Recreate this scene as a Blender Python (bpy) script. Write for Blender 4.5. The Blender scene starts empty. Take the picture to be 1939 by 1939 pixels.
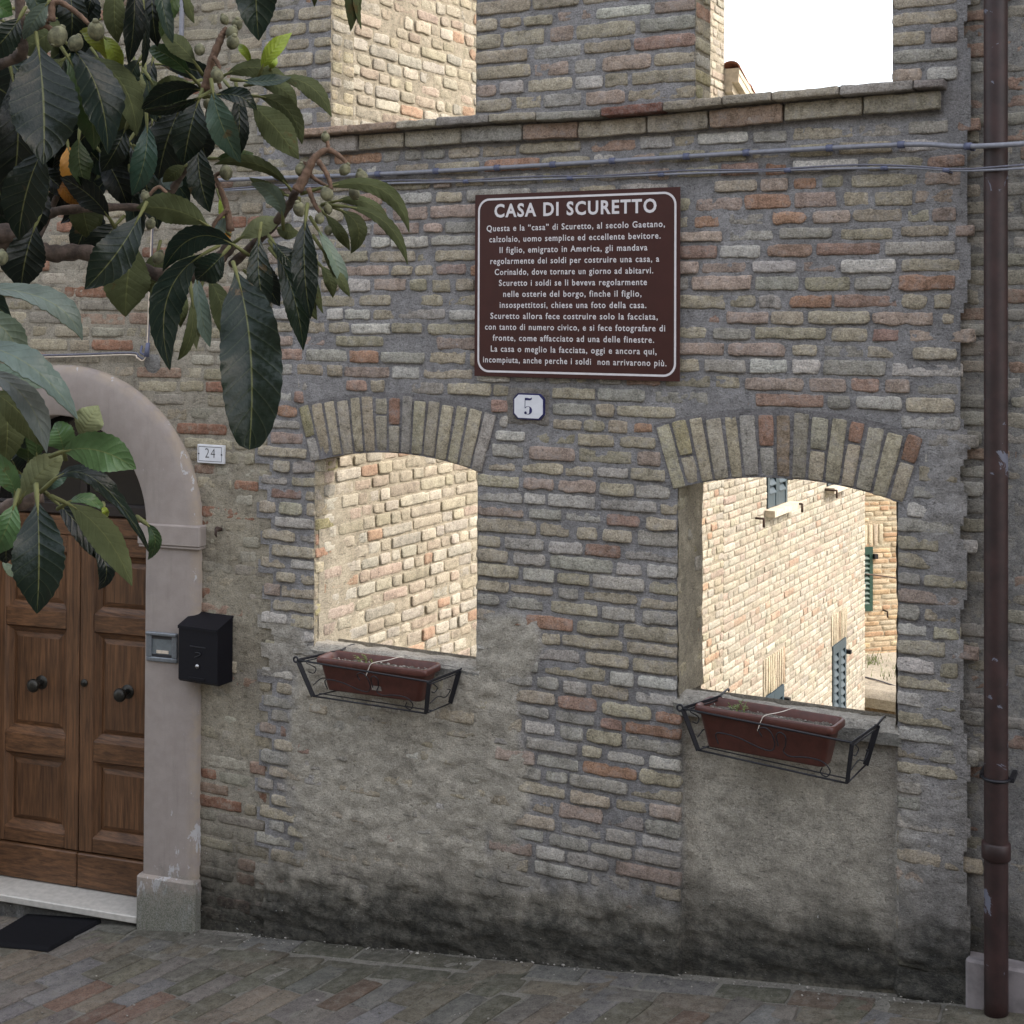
import bpy, math, random
import numpy as np
from math import sin, cos, tan, pi, radians, atan, sqrt
from mathutils import Vector, Matrix

random.seed(5)
RNG = np.random.default_rng(11)
scene = bpy.context.scene
COL = scene.collection

# ------------------------------------------------------------------ camera
F = 2600.0                      # focal length in photo pixels (photo 1939 wide)
YAW = atan(F / 5147.0); PITCH = radians(0.8); ROLL = radians(0.25)
CX = 969.5; HOR = 595.0; PPY = HOR - F * tan(PITCH)
fw = np.array([-sin(YAW) * cos(PITCH), cos(YAW) * cos(PITCH), sin(PITCH)])
rt = np.array([cos(YAW), sin(YAW), 0.0]); up = np.cross(rt, fw)
_c, _s = cos(ROLL), sin(ROLL)
rt, up = _c * rt + _s * up, -_s * rt + _c * up
CAM = np.array([0.0, -5.3839, 2.7])

cam_data = bpy.data.cameras.new('camera'); cam = bpy.data.objects.new('camera', cam_data); COL.objects.link(cam)
cam.matrix_world = Matrix(((rt[0], up[0], -fw[0], CAM[0]), (rt[1], up[1], -fw[1], CAM[1]),
                           (rt[2], up[2], -fw[2], CAM[2]), (0, 0, 0, 1)))
cam_data.sensor_fit = 'HORIZONTAL'; cam_data.sensor_width = 36.0
cam_data.lens = F / 1939.0 * 36.0
cam_data.shift_x = 0.0
cam_data.shift_y = -(969.5 - PPY) / 1939.0
cam_data.clip_start = 0.05; cam_data.clip_end = 2000.0
scene.camera = cam

# ------------------------------------------------------------------ light
SUN_DIR = np.array([0.925, 0.38, 0.0]); SUN_DIR /= np.linalg.norm(SUN_DIR)
SUN_EL = radians(42.0)
SUN_VEC = np.array([SUN_DIR[0] * cos(SUN_EL), SUN_DIR[1] * cos(SUN_EL), sin(SUN_EL)])
world = bpy.data.worlds.new("World"); scene.world = world; world.use_nodes = True
wn = world.node_tree.nodes; wl = world.node_tree.links
wn.clear()
wo = wn.new('ShaderNodeOutputWorld'); bg = wn.new('ShaderNodeBackground'); sky = wn.new('ShaderNodeTexSky')
sky.sky_type = 'NISHITA'; sky.sun_disc = False
sky.sun_elevation = SUN_EL
sky.sun_rotation = math.atan2(SUN_DIR[0], SUN_DIR[1])
sky.air_density = 1.0; sky.dust_density = 3.0; sky.ozone_density = 0.6
bg.inputs['Strength'].default_value = 0.15
# a veil of bright high cloud in front of the blue
veil = wn.new('ShaderNodeMix'); veil.data_type = 'RGBA'; veil.inputs['Factor'].default_value = 0.62
va = [i for i in veil.inputs if i.type == 'RGBA']
wl.new(sky.outputs[0], va[0]); va[1].default_value = (2.30, 2.22, 2.08, 1)
wl.new([o for o in veil.outputs if o.type == 'RGBA'][0], bg.inputs[0]); wl.new(bg.outputs[0], wo.inputs[0])

sd = bpy.data.lights.new('sun', 'SUN'); sun = bpy.data.objects.new('sun', sd); COL.objects.link(sun)
sd.energy = 0.85; sd.angle = radians(5.0); sd.color = (1.0, 0.93, 0.82)
sun.rotation_euler = Vector(tuple(SUN_VEC)).to_track_quat('Z', 'Y').to_euler()

scene.view_settings.view_transform = 'Standard'; scene.view_settings.look = 'None'
scene.view_settings.gamma = 1.0; scene.view_settings.exposure = 2.5
scene.view_settings.use_curve_mapping = False
try:
    scene.cycles.use_denoising = True
    scene.cycles.max_bounces = 8
except Exception:
    pass

# ------------------------------------------------------------------ measuring
def ray(px, py):
    return fw + rt * ((px - CX) / F) + up * (-(py - PPY) / F)
def W(px, py, y=0.0):
    """the point of the plane y = const met in direction (px, py)"""
    r = ray(px, py); return CAM + r * ((y - CAM[1]) / r[1])
def AT(px, py, depth):
    return CAM + ray(px, py) * depth
def zg(x):
    """height of the lane along the foot of the facade"""
    x = np.asarray(x, float)
    return np.where(x > -4.4, 0.13 * x + 0.25, -.322 + .085 * (x + 4.4))

# the front of the old house turns a little towards the lane left of XK
XK = -4.44; KA = radians(8.5)
KE = np.array([cos(KA), sin(KA), 0]); KN = np.array([-sin(KA), cos(KA), 0])   # along the front, into the house
def turn(v):
    v = np.asarray(v, float); o = np.array([XK, 0, 0])
    return o + (v[:, :1] - XK) * KE + v[:, 1:2] * KN + v[:, 2:3] * np.array([0, 0, 1.0])
def bend(v):
    v = np.asarray(v, float); return np.where(v[:, :1] < XK, turn(v), v)
def WR(px, py, yl=0.0):
    """position on the turned front, in coordinates before turning"""
    r = ray(px, py); o = np.array([XK, 0, 0]); t = ((o + KN * yl - CAM) @ KN) / (r @ KN); p = CAM + r * t - o
    return np.array([XK + p @ KE, p @ KN, p[2]])

# ------------------------------------------------------------------ noise
_perm = np.random.default_rng(3).random(4096)
def _h(i, j, k):
    n = (i * 73856093) ^ (j * 19349663) ^ (k * 83492791)
    return _perm[n & 4095]
def noise3(x, y, z):
    x = np.asarray(x, float); y = np.asarray(y, float); z = np.asarray(z, float)
    x, y, z = np.broadcast_arrays(x, y, z)
    xi = np.floor(x).astype(np.int64); yi = np.floor(y).astype(np.int64); zi = np.floor(z).astype(np.int64)
    u = x - xi; v = y - yi; w = z - zi
    u = u * u * (3 - 2 * u); v = v * v * (3 - 2 * v); w = w * w * (3 - 2 * w)
    r = 0
    for a in (0, 1):
        for b in (0, 1):
            for c in (0, 1):
                r = r + _h(xi + a, yi + b, zi + c) * (u if a else 1 - u) * (v if b else 1 - v) * (w if c else 1 - w)
    return r * 2 - 1
def fbm(x, y, z, o=4):
    r = 0; a = 0.5; f = 1.0
    for i in range(o):
        r = r + a * noise3(np.asarray(x) * f + 17 * i, np.asarray(y) * f + 5 * i, np.asarray(z) * f); a *= .5; f *= 2.03
    return r
def smooth(a, b, x):
    t = np.clip((np.asarray(x, float) - a) / (b - a), 0, 1); return t * t * (3 - 2 * t)

# ------------------------------------------------------------------ mesh collecting
OFFSET = {}
class MB:
    """collects faces, then links them as ONE mesh object"""
    def __init__(s):
        s.v = []; s.n = 0; s.q = []; s.qm = []; s.c = []; s.uv = []; s.poly = []; s.sm = []
    def add(s, v, quads=None, col=(1, 1, 1), mat=0, polys=None, uv=None, smooth=True):
        v = np.asarray(v, float).reshape(-1, 3)
        s.v.append(v)
        c = np.asarray(col, float)
        if c.ndim == 1: c = np.tile(c, (len(v), 1))
        s.c.append(c)
        s.uv.append(np.zeros((len(v), 2)) if uv is None else np.asarray(uv, float).reshape(-1, 2))
        if quads is not None and len(quads):
            s.q.append(np.asarray(quads, np.int64).reshape(-1, 4) + s.n); s.qm.append((mat, smooth))
        for p in (polys or []):
            s.poly.append(([i + s.n for i in p], mat, smooth))
        s.n += len(v)
    def grid(s, P, col=(1, 1, 1), mat=0, keep=None, uv=None, smooth=True, flip=False):
        """P: array (nu, nv, 3)"""
        nu, nv = P.shape[:2]
        i = np.arange(nu - 1)[:, None] * nv + np.arange(nv - 1)[None, :]
        q = np.stack([i, i + nv, i + nv + 1, i + 1], -1)
        if flip: q = q[..., ::-1]
        q = q[keep] if keep is not None else q.reshape(-1, 4)
        c = np.asarray(col, float)
        if c.ndim == 3: c = c.reshape(-1, 3)
        s.add(P.reshape(-1, 3), q, c, mat, uv=uv, smooth=smooth)
    def box(s, a, b, col=(1, 1, 1), mat=0, M=None, bev=0.0):
        """axis box from corner a to corner b; bev = a small chamfer"""
        a = np.minimum(a, b); b2 = np.maximum(np.asarray(a, float), np.asarray(b, float)); a = np.asarray(a, float)
        ctr = (a + b2) / 2; h = (b2 - a) / 2
        if bev <= 0:
            v = np.array([[x, y, z] for x in (-1, 1) for y in (-1, 1) for z in (-1, 1)]) * h
            f = [[0, 1, 3, 2], [4, 6, 7, 5], [0, 4, 5, 1], [2, 3, 7, 6], [0, 2, 6, 4], [1, 5, 7, 3]]
            polys = f
        else:
            bev = min(bev, *(h * .9))
            v = []; idx = {}
            for x in (-1, 1):
                for y in (-1, 1):
                    for z in (-1, 1):
                        sg = np.array([x, y, z])
                        for ax in range(3):
                            p = sg * (h - bev); p[ax] = sg[ax] * h[ax]
                            idx[(x, y, z, ax)] = len(v); v.append(p)
            polys = []
            for ax in range(3):
                o = [k for k in range(3) if k != ax]
                for sg in (-1, 1):
                    loop = []
                    for (p, q) in ((-1, -1), (1, -1), (1, 1), (-1, 1)):
                        k = [0, 0, 0]; k[ax] = sg; k[o[0]] = p; k[o[1]] = q
                        loop.append(idx[(*k, ax)])
                    polys.append(loop)
            for ax in range(3):
                o = [k for k in range(3) if k != ax]
                for p in (-1, 1):
                    for q in (-1, 1):
                        k0 = [0, 0, 0]; k1 = [0, 0, 0]
                        k0[ax] = -1; k1[ax] = 1; k0[o[0]] = k1[o[0]] = p; k0[o[1]] = k1[o[1]] = q
                        polys.append([idx[(*k0, o[0])], idx[(*k1, o[0])], idx[(*k1, o[1])], idx[(*k0, o[1])]])
            for x in (-1, 1):
                for y in (-1, 1):
                    for z in (-1, 1):
                        polys.append([idx[(x, y, z, 0)], idx[(x, y, z, 1)], idx[(x, y, z, 2)]])
            v = np.array(v)
        v = v + ctr
        if M is not None: v = (M[:3, :3] @ v.T).T + M[:3, 3]
        s.add(v, None, col, mat, polys=polys, smooth=False)
    def tube(s, pts, rad, n=8, col=(1, 1, 1), mat=0, cap=True):
        pts = np.asarray(pts, float); m = len(pts)
        rad = np.broadcast_to(np.asarray(rad, float), (m,))
        T = np.gradient(pts, axis=0); T /= np.linalg.norm(T, axis=1)[:, None] + 1e-12
        ref = np.array([0, 0, 1.0]) if abs(T[0][2]) < .9 else np.array([1.0, 0, 0])
        N = np.cross(T[0], ref); N /= np.linalg.norm(N)
        rows = []
        for i in range(m):
            N = N - T[i] * (N @ T[i]); N /= np.linalg.norm(N) + 1e-12
            B = np.cross(T[i], N)
            a = np.arange(n) * 2 * pi / n
            rows.append(pts[i] + rad[i] * (np.cos(a)[:, None] * N + np.sin(a)[:, None] * B))
        v = np.concatenate(rows)
        q = [[i * n + j, i * n + (j + 1) % n, (i + 1) * n + (j + 1) % n, (i + 1) * n + j] for i in range(m - 1) for j in range(n)]
        s.add(v, q, col, mat, polys=[list(range(n))[::-1], list(range((m - 1) * n, m * n))] if cap else None)
    def ellipsoid(s, c, r, col=(1, 1, 1), mat=0, nu=12, nv=8, M=None, prof=None):
        th = np.linspace(0, pi, nv + 1)[1:-1]; ph = np.arange(nu) * 2 * pi / nu
        v = [[0, 0, 1.0]] + [[sin(t) * cos(p), sin(t) * sin(p), cos(t)] for t in th for p in ph] + [[0, 0, -1.0]]
        v = np.array(v) * np.asarray(r)
        if M is not None: v = (np.asarray(M) @ v.T).T
        v = v + np.asarray(c); k = nv - 1
        polys = [[0, 1 + j, 1 + (j + 1) % nu] for j in range(nu)]
        polys += [[1 + i * nu + j, 1 + (i + 1) * nu + j, 1 + (i + 1) * nu + (j + 1) % nu, 1 + i * nu + (j + 1) % nu] for i in range(k - 1) for j in range(nu)]
        polys += [[1 + (k - 1) * nu + j, len(v) - 1, 1 + (k - 1) * nu + (j + 1) % nu] for j in range(nu)]
        s.add(v, None, col, mat, polys=polys)
    def extrude(s, outline, axis_map, d0, d1, col=(1, 1, 1), mat=0):
        """closed outline [(a,b)...] extruded from d0 to d1; axis_map(a,b,d) -> point"""
        n = len(outline)
        v = [axis_map(a, b, d0) for a, b in outline] + [axis_map(a, b, d1) for a, b in outline]
        polys = [[i, (i + 1) % n, n + (i + 1) % n, n + i] for i in range(n)]
        polys += [list(range(n))[::-1], list(range(n, 2 * n))]
        s.add(v, None, col, mat, polys=polys, smooth=False)
    def build(s, name, mats, parent=None, xf=None):
        off = OFFSET.get(parent.name, np.zeros(3)) if parent is not None else np.zeros(3)
        v = np.concatenate(s.v); v = (xf(v) if xf else v) - off; c = np.concatenate(s.c); uv = np.concatenate(s.uv)
        starts = []; loops = []; mi = []; sm = []; pos = 0
        for q, (m, f) in zip(s.q, s.qm):
            loops.append(q.reshape(-1)); starts.append(pos + np.arange(len(q)) * 4); pos += 4 * len(q)
            mi.append(np.full(len(q), m)); sm.append(np.full(len(q), f))
        if s.poly:
            L = [len(p[0]) for p in s.poly]
            loops.append(np.concatenate([np.array(p[0]) for p in s.poly]))
            starts.append(pos + np.concatenate([[0], np.cumsum(L)[:-1]])); pos += sum(L)
            mi.append(np.array([p[1] for p in s.poly])); sm.append(np.array([p[2] for p in s.poly]))
        loops = np.concatenate(loops).astype(np.int32); starts = np.concatenate(starts).astype(np.int32)
        me = bpy.data.meshes.new(name)
        me.vertices.add(len(v)); me.vertices.foreach_set('co', v.astype(np.float32).ravel())
        me.loops.add(len(loops)); me.loops.foreach_set('vertex_index', loops)
        me.polygons.add(len(starts)); me.polygons.foreach_set('loop_start', starts)
        me.update(calc_edges=True)
        me.polygons.foreach_set('material_index', np.concatenate(mi).astype(np.int32))
        me.polygons.foreach_set('use_smooth', np.concatenate(sm).astype(bool))
        at = me.color_attributes.new('col', 'FLOAT_COLOR', 'POINT')
        at.data.foreach_set('color', np.c_[c, np.ones(len(c))].astype(np.float32).ravel())
        ul = me.uv_layers.new(name='UVMap')
        ul.data.foreach_set('uv', uv[loops].astype(np.float32).ravel())
        for m in (mats if isinstance(mats, (list, tuple)) else [mats]): me.materials.append(m)
        me.validate(); me.update()
        o = bpy.data.objects.new(name, me); COL.objects.link(o)
        if parent is not None:
            o.parent = parent
        OFFSET[o.name] = off
        return o

def thing(name, loc, label, cat, group=None):
    o = bpy.data.objects.new(name, None); COL.objects.link(o)
    o.location = tuple(loc); o.empty_display_size = 0.1
    OFFSET[o.name] = np.asarray(loc, float)
    o['label'] = label; o['category'] = cat
    if group: o['group'] = group
    return o
def tag(o, label, cat, group=None, kind=None):
    if label: o['label'] = label
    if cat: o['category'] = cat
    if group: o['group'] = group
    if kind: o['kind'] = kind
    return o

# ------------------------------------------------------------------ materials
def newmat(name):
    m = bpy.data.materials.new(name); m.use_nodes = True
    nt = m.node_tree; nt.nodes.clear()
    out = nt.nodes.new('ShaderNodeOutputMaterial'); b = nt.nodes.new('ShaderNodeBsdfPrincipled')
    nt.links.new(b.outputs[0], out.inputs[0])
    return m, nt, b, out
class G:
    """small node helper"""
    def __init__(s, nt): s.nt = nt; s.N = nt.nodes; s.L = nt.links
    def val(s, x):
        n = s.N.new('ShaderNodeValue'); n.outputs[0].default_value = x; return n.outputs[0]
    def link(s, a, b):
        if isinstance(a, (int, float)): b.default_value = a
        elif isinstance(a, tuple): b.default_value = a if len(a) == 4 or b.type == 'VECTOR' else (*a, 1)
        else: s.L.new(a, b)
    def math(s, op, a, b=0.0, c=0.0, clamp=False):
        n = s.N.new('ShaderNodeMath'); n.operation = op; n.use_clamp = clamp
        for i, x in enumerate((a, b, c)): s.link(x, n.inputs[i])
        return n.outputs[0]
    def noise(s, vec, scale, detail=4, rough=.55, dist=0.0):
        n = s.N.new('ShaderNodeTexNoise'); n.inputs['Scale'].default_value = scale; n.inputs['Detail'].default_value = detail
        n.inputs['Roughness'].default_value = rough; n.inputs['Distortion'].default_value = dist
        if vec is not None: s.L.new(vec, n.inputs['Vector'])
        return n.outputs['Fac']
    def voro(s, vec, scale):
        n = s.N.new('ShaderNodeTexVoronoi'); n.inputs['Scale'].default_value = scale
        s.L.new(vec, n.inputs['Vector']); return n.outputs['Distance']
    def ramp(s, f, a, b, lo=0.0, hi=1.0):
        n = s.N.new('ShaderNodeMapRange'); n.interpolation_type = 'SMOOTHSTEP'
        n.inputs['From Min'].default_value = a; n.inputs['From Max'].default_value = b
        n.inputs['To Min'].default_value = lo; n.inputs['To Max'].default_value = hi
        s.link(f, n.inputs['Value']); return n.outputs['Result']
    def mix(s, f, a, b, mode='MIX'):
        n = s.N.new('ShaderNodeMix'); n.data_type = 'RGBA'; n.blend_type = mode
        s.link(f, n.inputs['Factor']); s.link(a, n.inputs['A']) if False else None
        ia = [i for i in n.inputs if i.name == 'A' and i.type == 'RGBA'][0]; ib = [i for i in n.inputs if i.name == 'B' and i.type == 'RGBA'][0]
        s.link(a, ia); s.link(b, ib)
        return [o for o in n.outputs if o.type == 'RGBA'][0]
    def attr(s, name='col'):
        n = s.N.new('ShaderNodeAttribute'); n.attribute_name = name; return n.outputs['Color']
    def pos(s): return s.N.new('ShaderNodeNewGeometry').outputs['Position']
    def scale(s, vec, v):
        n = s.N.new('ShaderNodeVectorMath'); n.operation = 'MULTIPLY'; s.L.new(vec, n.inputs[0]); n.inputs[1].default_value = v; return n.outputs[0]
    def gain(s, col, f):
        n = s.N.new('ShaderNodeVectorMath'); n.operation = 'SCALE'; s.L.new(col, n.inputs[0]); s.link(f, n.inputs['Scale']); return n.outputs[0]
    def bump(s, h, strength, dist, prev=None):
        n = s.N.new('ShaderNodeBump'); n.inputs['Strength'].default_value = strength; n.inputs['Distance'].default_value = dist
        s.L.new(h, n.inputs['Height'])
        if prev is not None: s.L.new(prev, n.inputs['Normal'])
        return n.outputs[0]
    def sep(s, v):
        n = s.N.new('ShaderNodeSeparateXYZ'); s.L.new(v, n.inputs[0]); return n.outputs

def masonry(name, smear=(0.23, 0.22, 0.22), smear_amt=.5, grime=True, rough_bump=1.0, mottling=.35, dirt=(0.021, 0.021, 0.018), pits=True, lime=0.0):
    """brick / mortar / plaster: the colour lies in the mesh, wear and damp stains are procedural"""
    m, nt, b, out = newmat(name); g = G(nt)
    p = g.pos(); col = g.attr()
    n1 = g.noise(p, 22, 6, .62); n2 = g.noise(p, 130, 5, .65); n3 = g.noise(p, 5.5, 4, .6); n4 = g.noise(p, 520, 3, .6)
    f = g.math('ADD', g.math('MULTIPLY', g.math('SUBTRACT', n1, .5), mottling * 2.4), g.math('MULTIPLY', g.math('SUBTRACT', n2, .5), mottling * 2.2))
    f = g.math('ADD', f, 1.0, clamp=False)
    c = g.gain(col, f)
    # fine cracks and crumbled spots lying along the courses, and pale grains
    pc = g.scale(p, (1.0, 1.0, 2.2)); n5 = g.noise(pc, 48, 7, .72, .7)
    c = g.gain(c, g.ramp(n5, .33, .47, .50, 1.0)); c = g.gain(c, g.ramp(n5, .56, .70, 1.0, 1.38))
    c = g.gain(c, g.ramp(g.noise(p, 170, 3, .7), .36, .64, .88, 1.12))
    if smear_amt > 0:
        sm = g.math('MULTIPLY', g.ramp(g.math('ADD', g.math('MULTIPLY', n1, .6), g.math('MULTIPLY', g.noise(p, 60, 4, .6, .6), .4)), .47, .66), smear_amt)
        c = g.mix(sm, c, smear)
    if lime > 0:
        lm = g.math('MULTIPLY', g.ramp(g.noise(p, 38, 6, .7, 1.0), .62, .72), lime)
        c = g.mix(lm, c, (0.58, 0.56, 0.53))
    # dark pores
    pr = g.ramp(g.noise(p, 210, 2, .5), .28, .36, .55, 1.0)
    c = g.gain(c, pr)
    if grime:
        xyz = g.sep(p)
        h = g.math('SUBTRACT', xyz[2], g.math('ADD', g.math('MULTIPLY', xyz[0], .13), .25))
        hh = g.math('ADD', h, g.math('MULTIPLY', g.math('SUBTRACT', g.noise(g.scale(p, (1.0, 1.0, .8)), 5.0, 7, .66), .5), .62))
        # warmer brown damp further up, black mould below
        c = g.mix(g.ramp(hh, .60, .25, 0, .32), c, (0.13, 0.113, 0.088))
        c = g.mix(g.ramp(hh, .43, .09, 0, .92), c, g.mix(g.ramp(g.math('ADD', g.math('MULTIPLY', n1, .5), g.math('MULTIPLY', n5, .5)), .42, .62), dirt, (0.078, 0.074, 0.060)))
        c = g.mix(g.ramp(g.math('ADD', hh, g.math('MULTIPLY', n2, .35)), .05, -.1, 0, .5), c, (0.15, 0.15, 0.14))
        # white specks of salt
        sp = g.math('MULTIPLY', g.ramp(g.noise(p, 85, 2, .5), .73, .77), g.ramp(h, 1.0, .2, 0, .8))
        c = g.mix(sp, c, (0.5, 0.5, 0.48))
    g.link(c, b.inputs['Base Color'])
    b.inputs['Roughness'].default_value = .93
    b.inputs['Specular IOR Level'].default_value = .25
    hgt = g.math('ADD', g.math('MULTIPLY', g.math('ADD', n2, n5), .6), g.math('ADD', g.math('MULTIPLY', n4, .25), g.math('MULTIPLY', n1, .5)))
    nrm = g.bump(hgt, min(1.0, .75 * rough_bump), .006 * max(1, rough_bump))
    if pits:
        pit = g.ramp(g.voro(p, 95), .05, .35)
        nrm = g.bump(pit, .35 * rough_bump, .003, nrm)
    g.link(nrm, b.inputs['Normal'])
    return m

def plain(name, col, rough=.6, metal=0.0, var=.15, scale=40, bump=.0, spec=.5, wear=None, wear_t=(.62, .7), coat=0.0):
    m, nt, b, out = newmat(name); g = G(nt); p = g.pos()
    n = g.noise(p, scale, 5, .6)
    c = g.mix(g.ramp(n, .3, .7), tuple(x * (1 - var) for x in col), tuple(min(1, x * (1 + var)) for x in col))
    if wear:
        c = g.mix(g.ramp(g.noise(p, 9, 5, .65, .8), *wear_t), c, wear)
    g.link(c, b.inputs['Base Color']); b.inputs['Roughness'].default_value = rough; b.inputs['Metallic'].default_value = metal
    b.inputs['Specular IOR Level'].default_value = spec; b.inputs['Coat Weight'].default_value = coat
    if bump > 0: g.link(g.bump(n, bump, .003), b.inputs['Normal'])
    return m

M_brick = masonry('facade_brick', smear=(0.25, 0.235, 0.225), smear_amt=.62, lime=.45, mottling=.75, rough_bump=1.5)
M_mortar = masonry('facade_mortar', smear_amt=0, rough_bump=2.0, mottling=.5)
M_oldbrick = masonry('house_brick', smear=(0.30, 0.275, 0.225), smear_amt=.65, lime=.25, mottling=.55, rough_bump=1.5)
M_sunbrick = masonry('yellow_brick', smear=(0.35, 0.315, 0.25), smear_amt=.45, grime=False, mottling=.5, rough_bump=1.4)
M_paver = masonry('paver', smear=(0.15, 0.14, 0.12), smear_amt=.65, grime=False, rough_bump=1.0, mottling=.5)

def mat_surround():
    m, nt, b, out = newmat('pink_grey_plaster'); g = G(nt); p = g.pos(); xyz = g.sep(p)
    n = g.noise(p, 14, 5, .6); n2 = g.noise(p, 160, 4, .6)
    c = g.mix(g.ramp(n, .3, .7), (0.262, 0.226, 0.206), (0.30, 0.262, 0.238))
    h = g.math('SUBTRACT', xyz[2], g.math('ADD', g.math('MULTIPLY', xyz[0], .13), .25))
    ed = g.sep(g.attr())[0]
    c = g.mix(g.math('MULTIPLY', g.math('MULTIPLY', ed, .75), g.ramp(g.noise(p, 11, 5, .7), .35, .6)), c, (0.33, 0.27, 0.205))
    st = g.ramp(g.noise(g.scale(p, (7.0, 7.0, .55)), 3.0, 6, .68), .52, .72, 0, .22)
    c = g.mix(st, c, (0.15, 0.135, 0.12))
    chip = g.ramp(g.math('ADD', g.math('ADD', g.noise(g.scale(p, (1.6, 1.6, .8)), 8, 6, .7, .5), g.math('MULTIPLY', ed, .085)), g.ramp(h, .75, .25, 0, .10)), .69, .705)
    c = g.mix(chip, c, (0.42, 0.41, 0.41))
    damp = g.ramp(g.math('ADD', h, g.math('MULTIPLY', g.math('SUBTRACT', g.noise(p, 9, 6, .72), .5), .5)), .30, .10, 0, .9)
    c = g.mix(damp, c, g.mix(g.ramp(n2, .4, .6), (0.10, 0.105, 0.08), (0.2, 0.2, 0.17)))
    g.link(c, b.inputs['Base Color']); b.inputs['Roughness'].default_value = .85; b.inputs['Specular IOR Level'].default_value = .3
    g.link(g.bump(g.math('ADD', n2, g.math('MULTIPLY', chip, -.6)), .35, .003), b.inputs['Normal'])
    return m
M_surround = mat_surround()
M_marble = plain('threshold_stone', (0.44, 0.42, 0.38), .55, var=.12, scale=30, bump=.1)

def mat_wood(name, horizontal=False, base=((0.055, 0.026, 0.012), (0.16, 0.078, 0.035)), dark_low=True):
    m, nt, b, out = newmat(name); g = G(nt); p = g.pos()
    sc = (60, 60, 3.0) if not horizontal else (3.0, 60, 60)
    v = g.scale(p, sc)
    w = g.noise(v, 1.0, 6, .62, .6); w2 = g.noise(g.scale(p, tuple(x * 4 for x in sc)), 1.0, 3, .6)
    big = g.noise(p, 3.0, 4, .6)
    f = g.math('ADD', g.math('MULTIPLY', w, .75), g.math('MULTIPLY', w2, .25))
    c = g.mix(g.ramp(f, .33, .68), base[0], base[1])
    c = g.gain(c, g.ramp(big, .3, .7, .8, 1.2))
    g.link(c, b.inputs['Base Color']); b.inputs['Roughness'].default_value = .5; b.inputs['Specular IOR Level'].default_value = .45
    g.link(g.bump(f, .25, .002), b.inputs['Normal'])
    return m
M_wood = mat_wood('door_oak'); M_woodh = mat_wood('door_oak_across', True)
M_darkglass = plain('dark_glass', (0.006, 0.006, 0.007), .12, spec=.5)
M_bronze = plain('dark_bronze', (0.035, 0.033, 0.028), .42, .7, scale=90)
M_blackmetal = plain('black_painted_metal', (0.006, 0.006, 0.009), .5, bump=.15, scale=300, spec=.2)
M_iron = plain('black_iron', (0.014, 0.014, 0.018), .5, .3, scale=120, bump=.2)
M_rust = plain('rusty_iron', (0.05, 0.03, 0.022), .8, .2, scale=200, bump=.3)
M_steel = plain('brushed_steel', (0.40, 0.40, 0.40), .3, 1.0, scale=150)
M_greyplastic = plain('grey_panel', (0.17, 0.185, 0.20), .4, .35, scale=60)
M_paper = plain('name_slip', (0.55, 0.47, 0.38), .7)
M_white = plain('white_enamel', (0.62, 0.63, 0.66), .3, var=.05, scale=20)
M_blueink = plain('navy_enamel', (0.012, 0.014, 0.09), .3)
M_blackink = plain('black_enamel', (0.03, 0.03, 0.035), .35)
M_sign = plain('brown_sign_sheet', (0.042, 0.011, 0.009), .42, var=.08, scale=15, spec=.4)
M_signwhite = plain('sign_white', (0.60, 0.57, 0.58), .45, var=.05)
M_terra = plain('brown_plastic', (0.078, 0.026, 0.019), .45, var=.2, scale=25, bump=.06)
M_soil = plain('dry_soil', (0.10, 0.085, 0.07), .95, var=.6, scale=130, bump=.8)
M_pebble = plain('pebble', (0.24, 0.22, 0.195), .8, var=.4, scale=55)
M_grit = plain('mortar_crumbs', (0.22, 0.205, 0.18), .9, var=.7, scale=30)
M_string = plain('string', (0.6, 0.55, 0.48), .8)
M_cable = plain('grey_cable', (0.20, 0.205, 0.235), .5, var=.12, scale=60)
M_cable2 = plain('dull_cable', (0.12, 0.12, 0.15), .6, var=.2, scale=60)
M_clip = plain('cable_clip', (0.09, 0.10, 0.16), .6)
M_pipe = plain('brown_red_paint', (0.028, 0.0125, 0.0115), .55, var=.45, scale=9, bump=.12, wear=(0.12, 0.125, 0.16), wear_t=(.635, .65))
M_mat = plain('doormat_rubber', (0.009, 0.009, 0.0105), .9, scale=260, bump=.8, spec=.1)
M_shutterblue = plain('grey_blue_paint', (0.026, 0.046, 0.062), .5, var=.15, scale=30)
M_shuttergreen = plain('green_paint', (0.015, 0.055, 0.040), .5, var=.15, scale=30)
M_tile = plain('roof_tile', (0.30, 0.13, 0.08), .85, var=.35, scale=12, bump=.3)
M_cornice = plain('cornice_plaster', (0.50, 0.44, 0.35), .9, var=.2, scale=18, bump=.3)
M_fruit = plain('green_fruit', (0.135, 0.135, 0.08), .8, var=.5, scale=120, bump=.3)
M_bark = plain('bark', (0.085, 0.062, 0.05), .9, var=.5, scale=70, bump=.8)
M_stalk = plain('fuzzy_stalk', (0.135, 0.085, 0.058), .9, var=.35, scale=120, bump=.6)
M_grass = plain('grass_blade', (0.10, 0.14, 0.03), .7, var=.4, scale=9)
M_weed = plain('weed_leaf', (0.12, 0.17, 0.04), .6, var=.3, scale=60)

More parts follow.
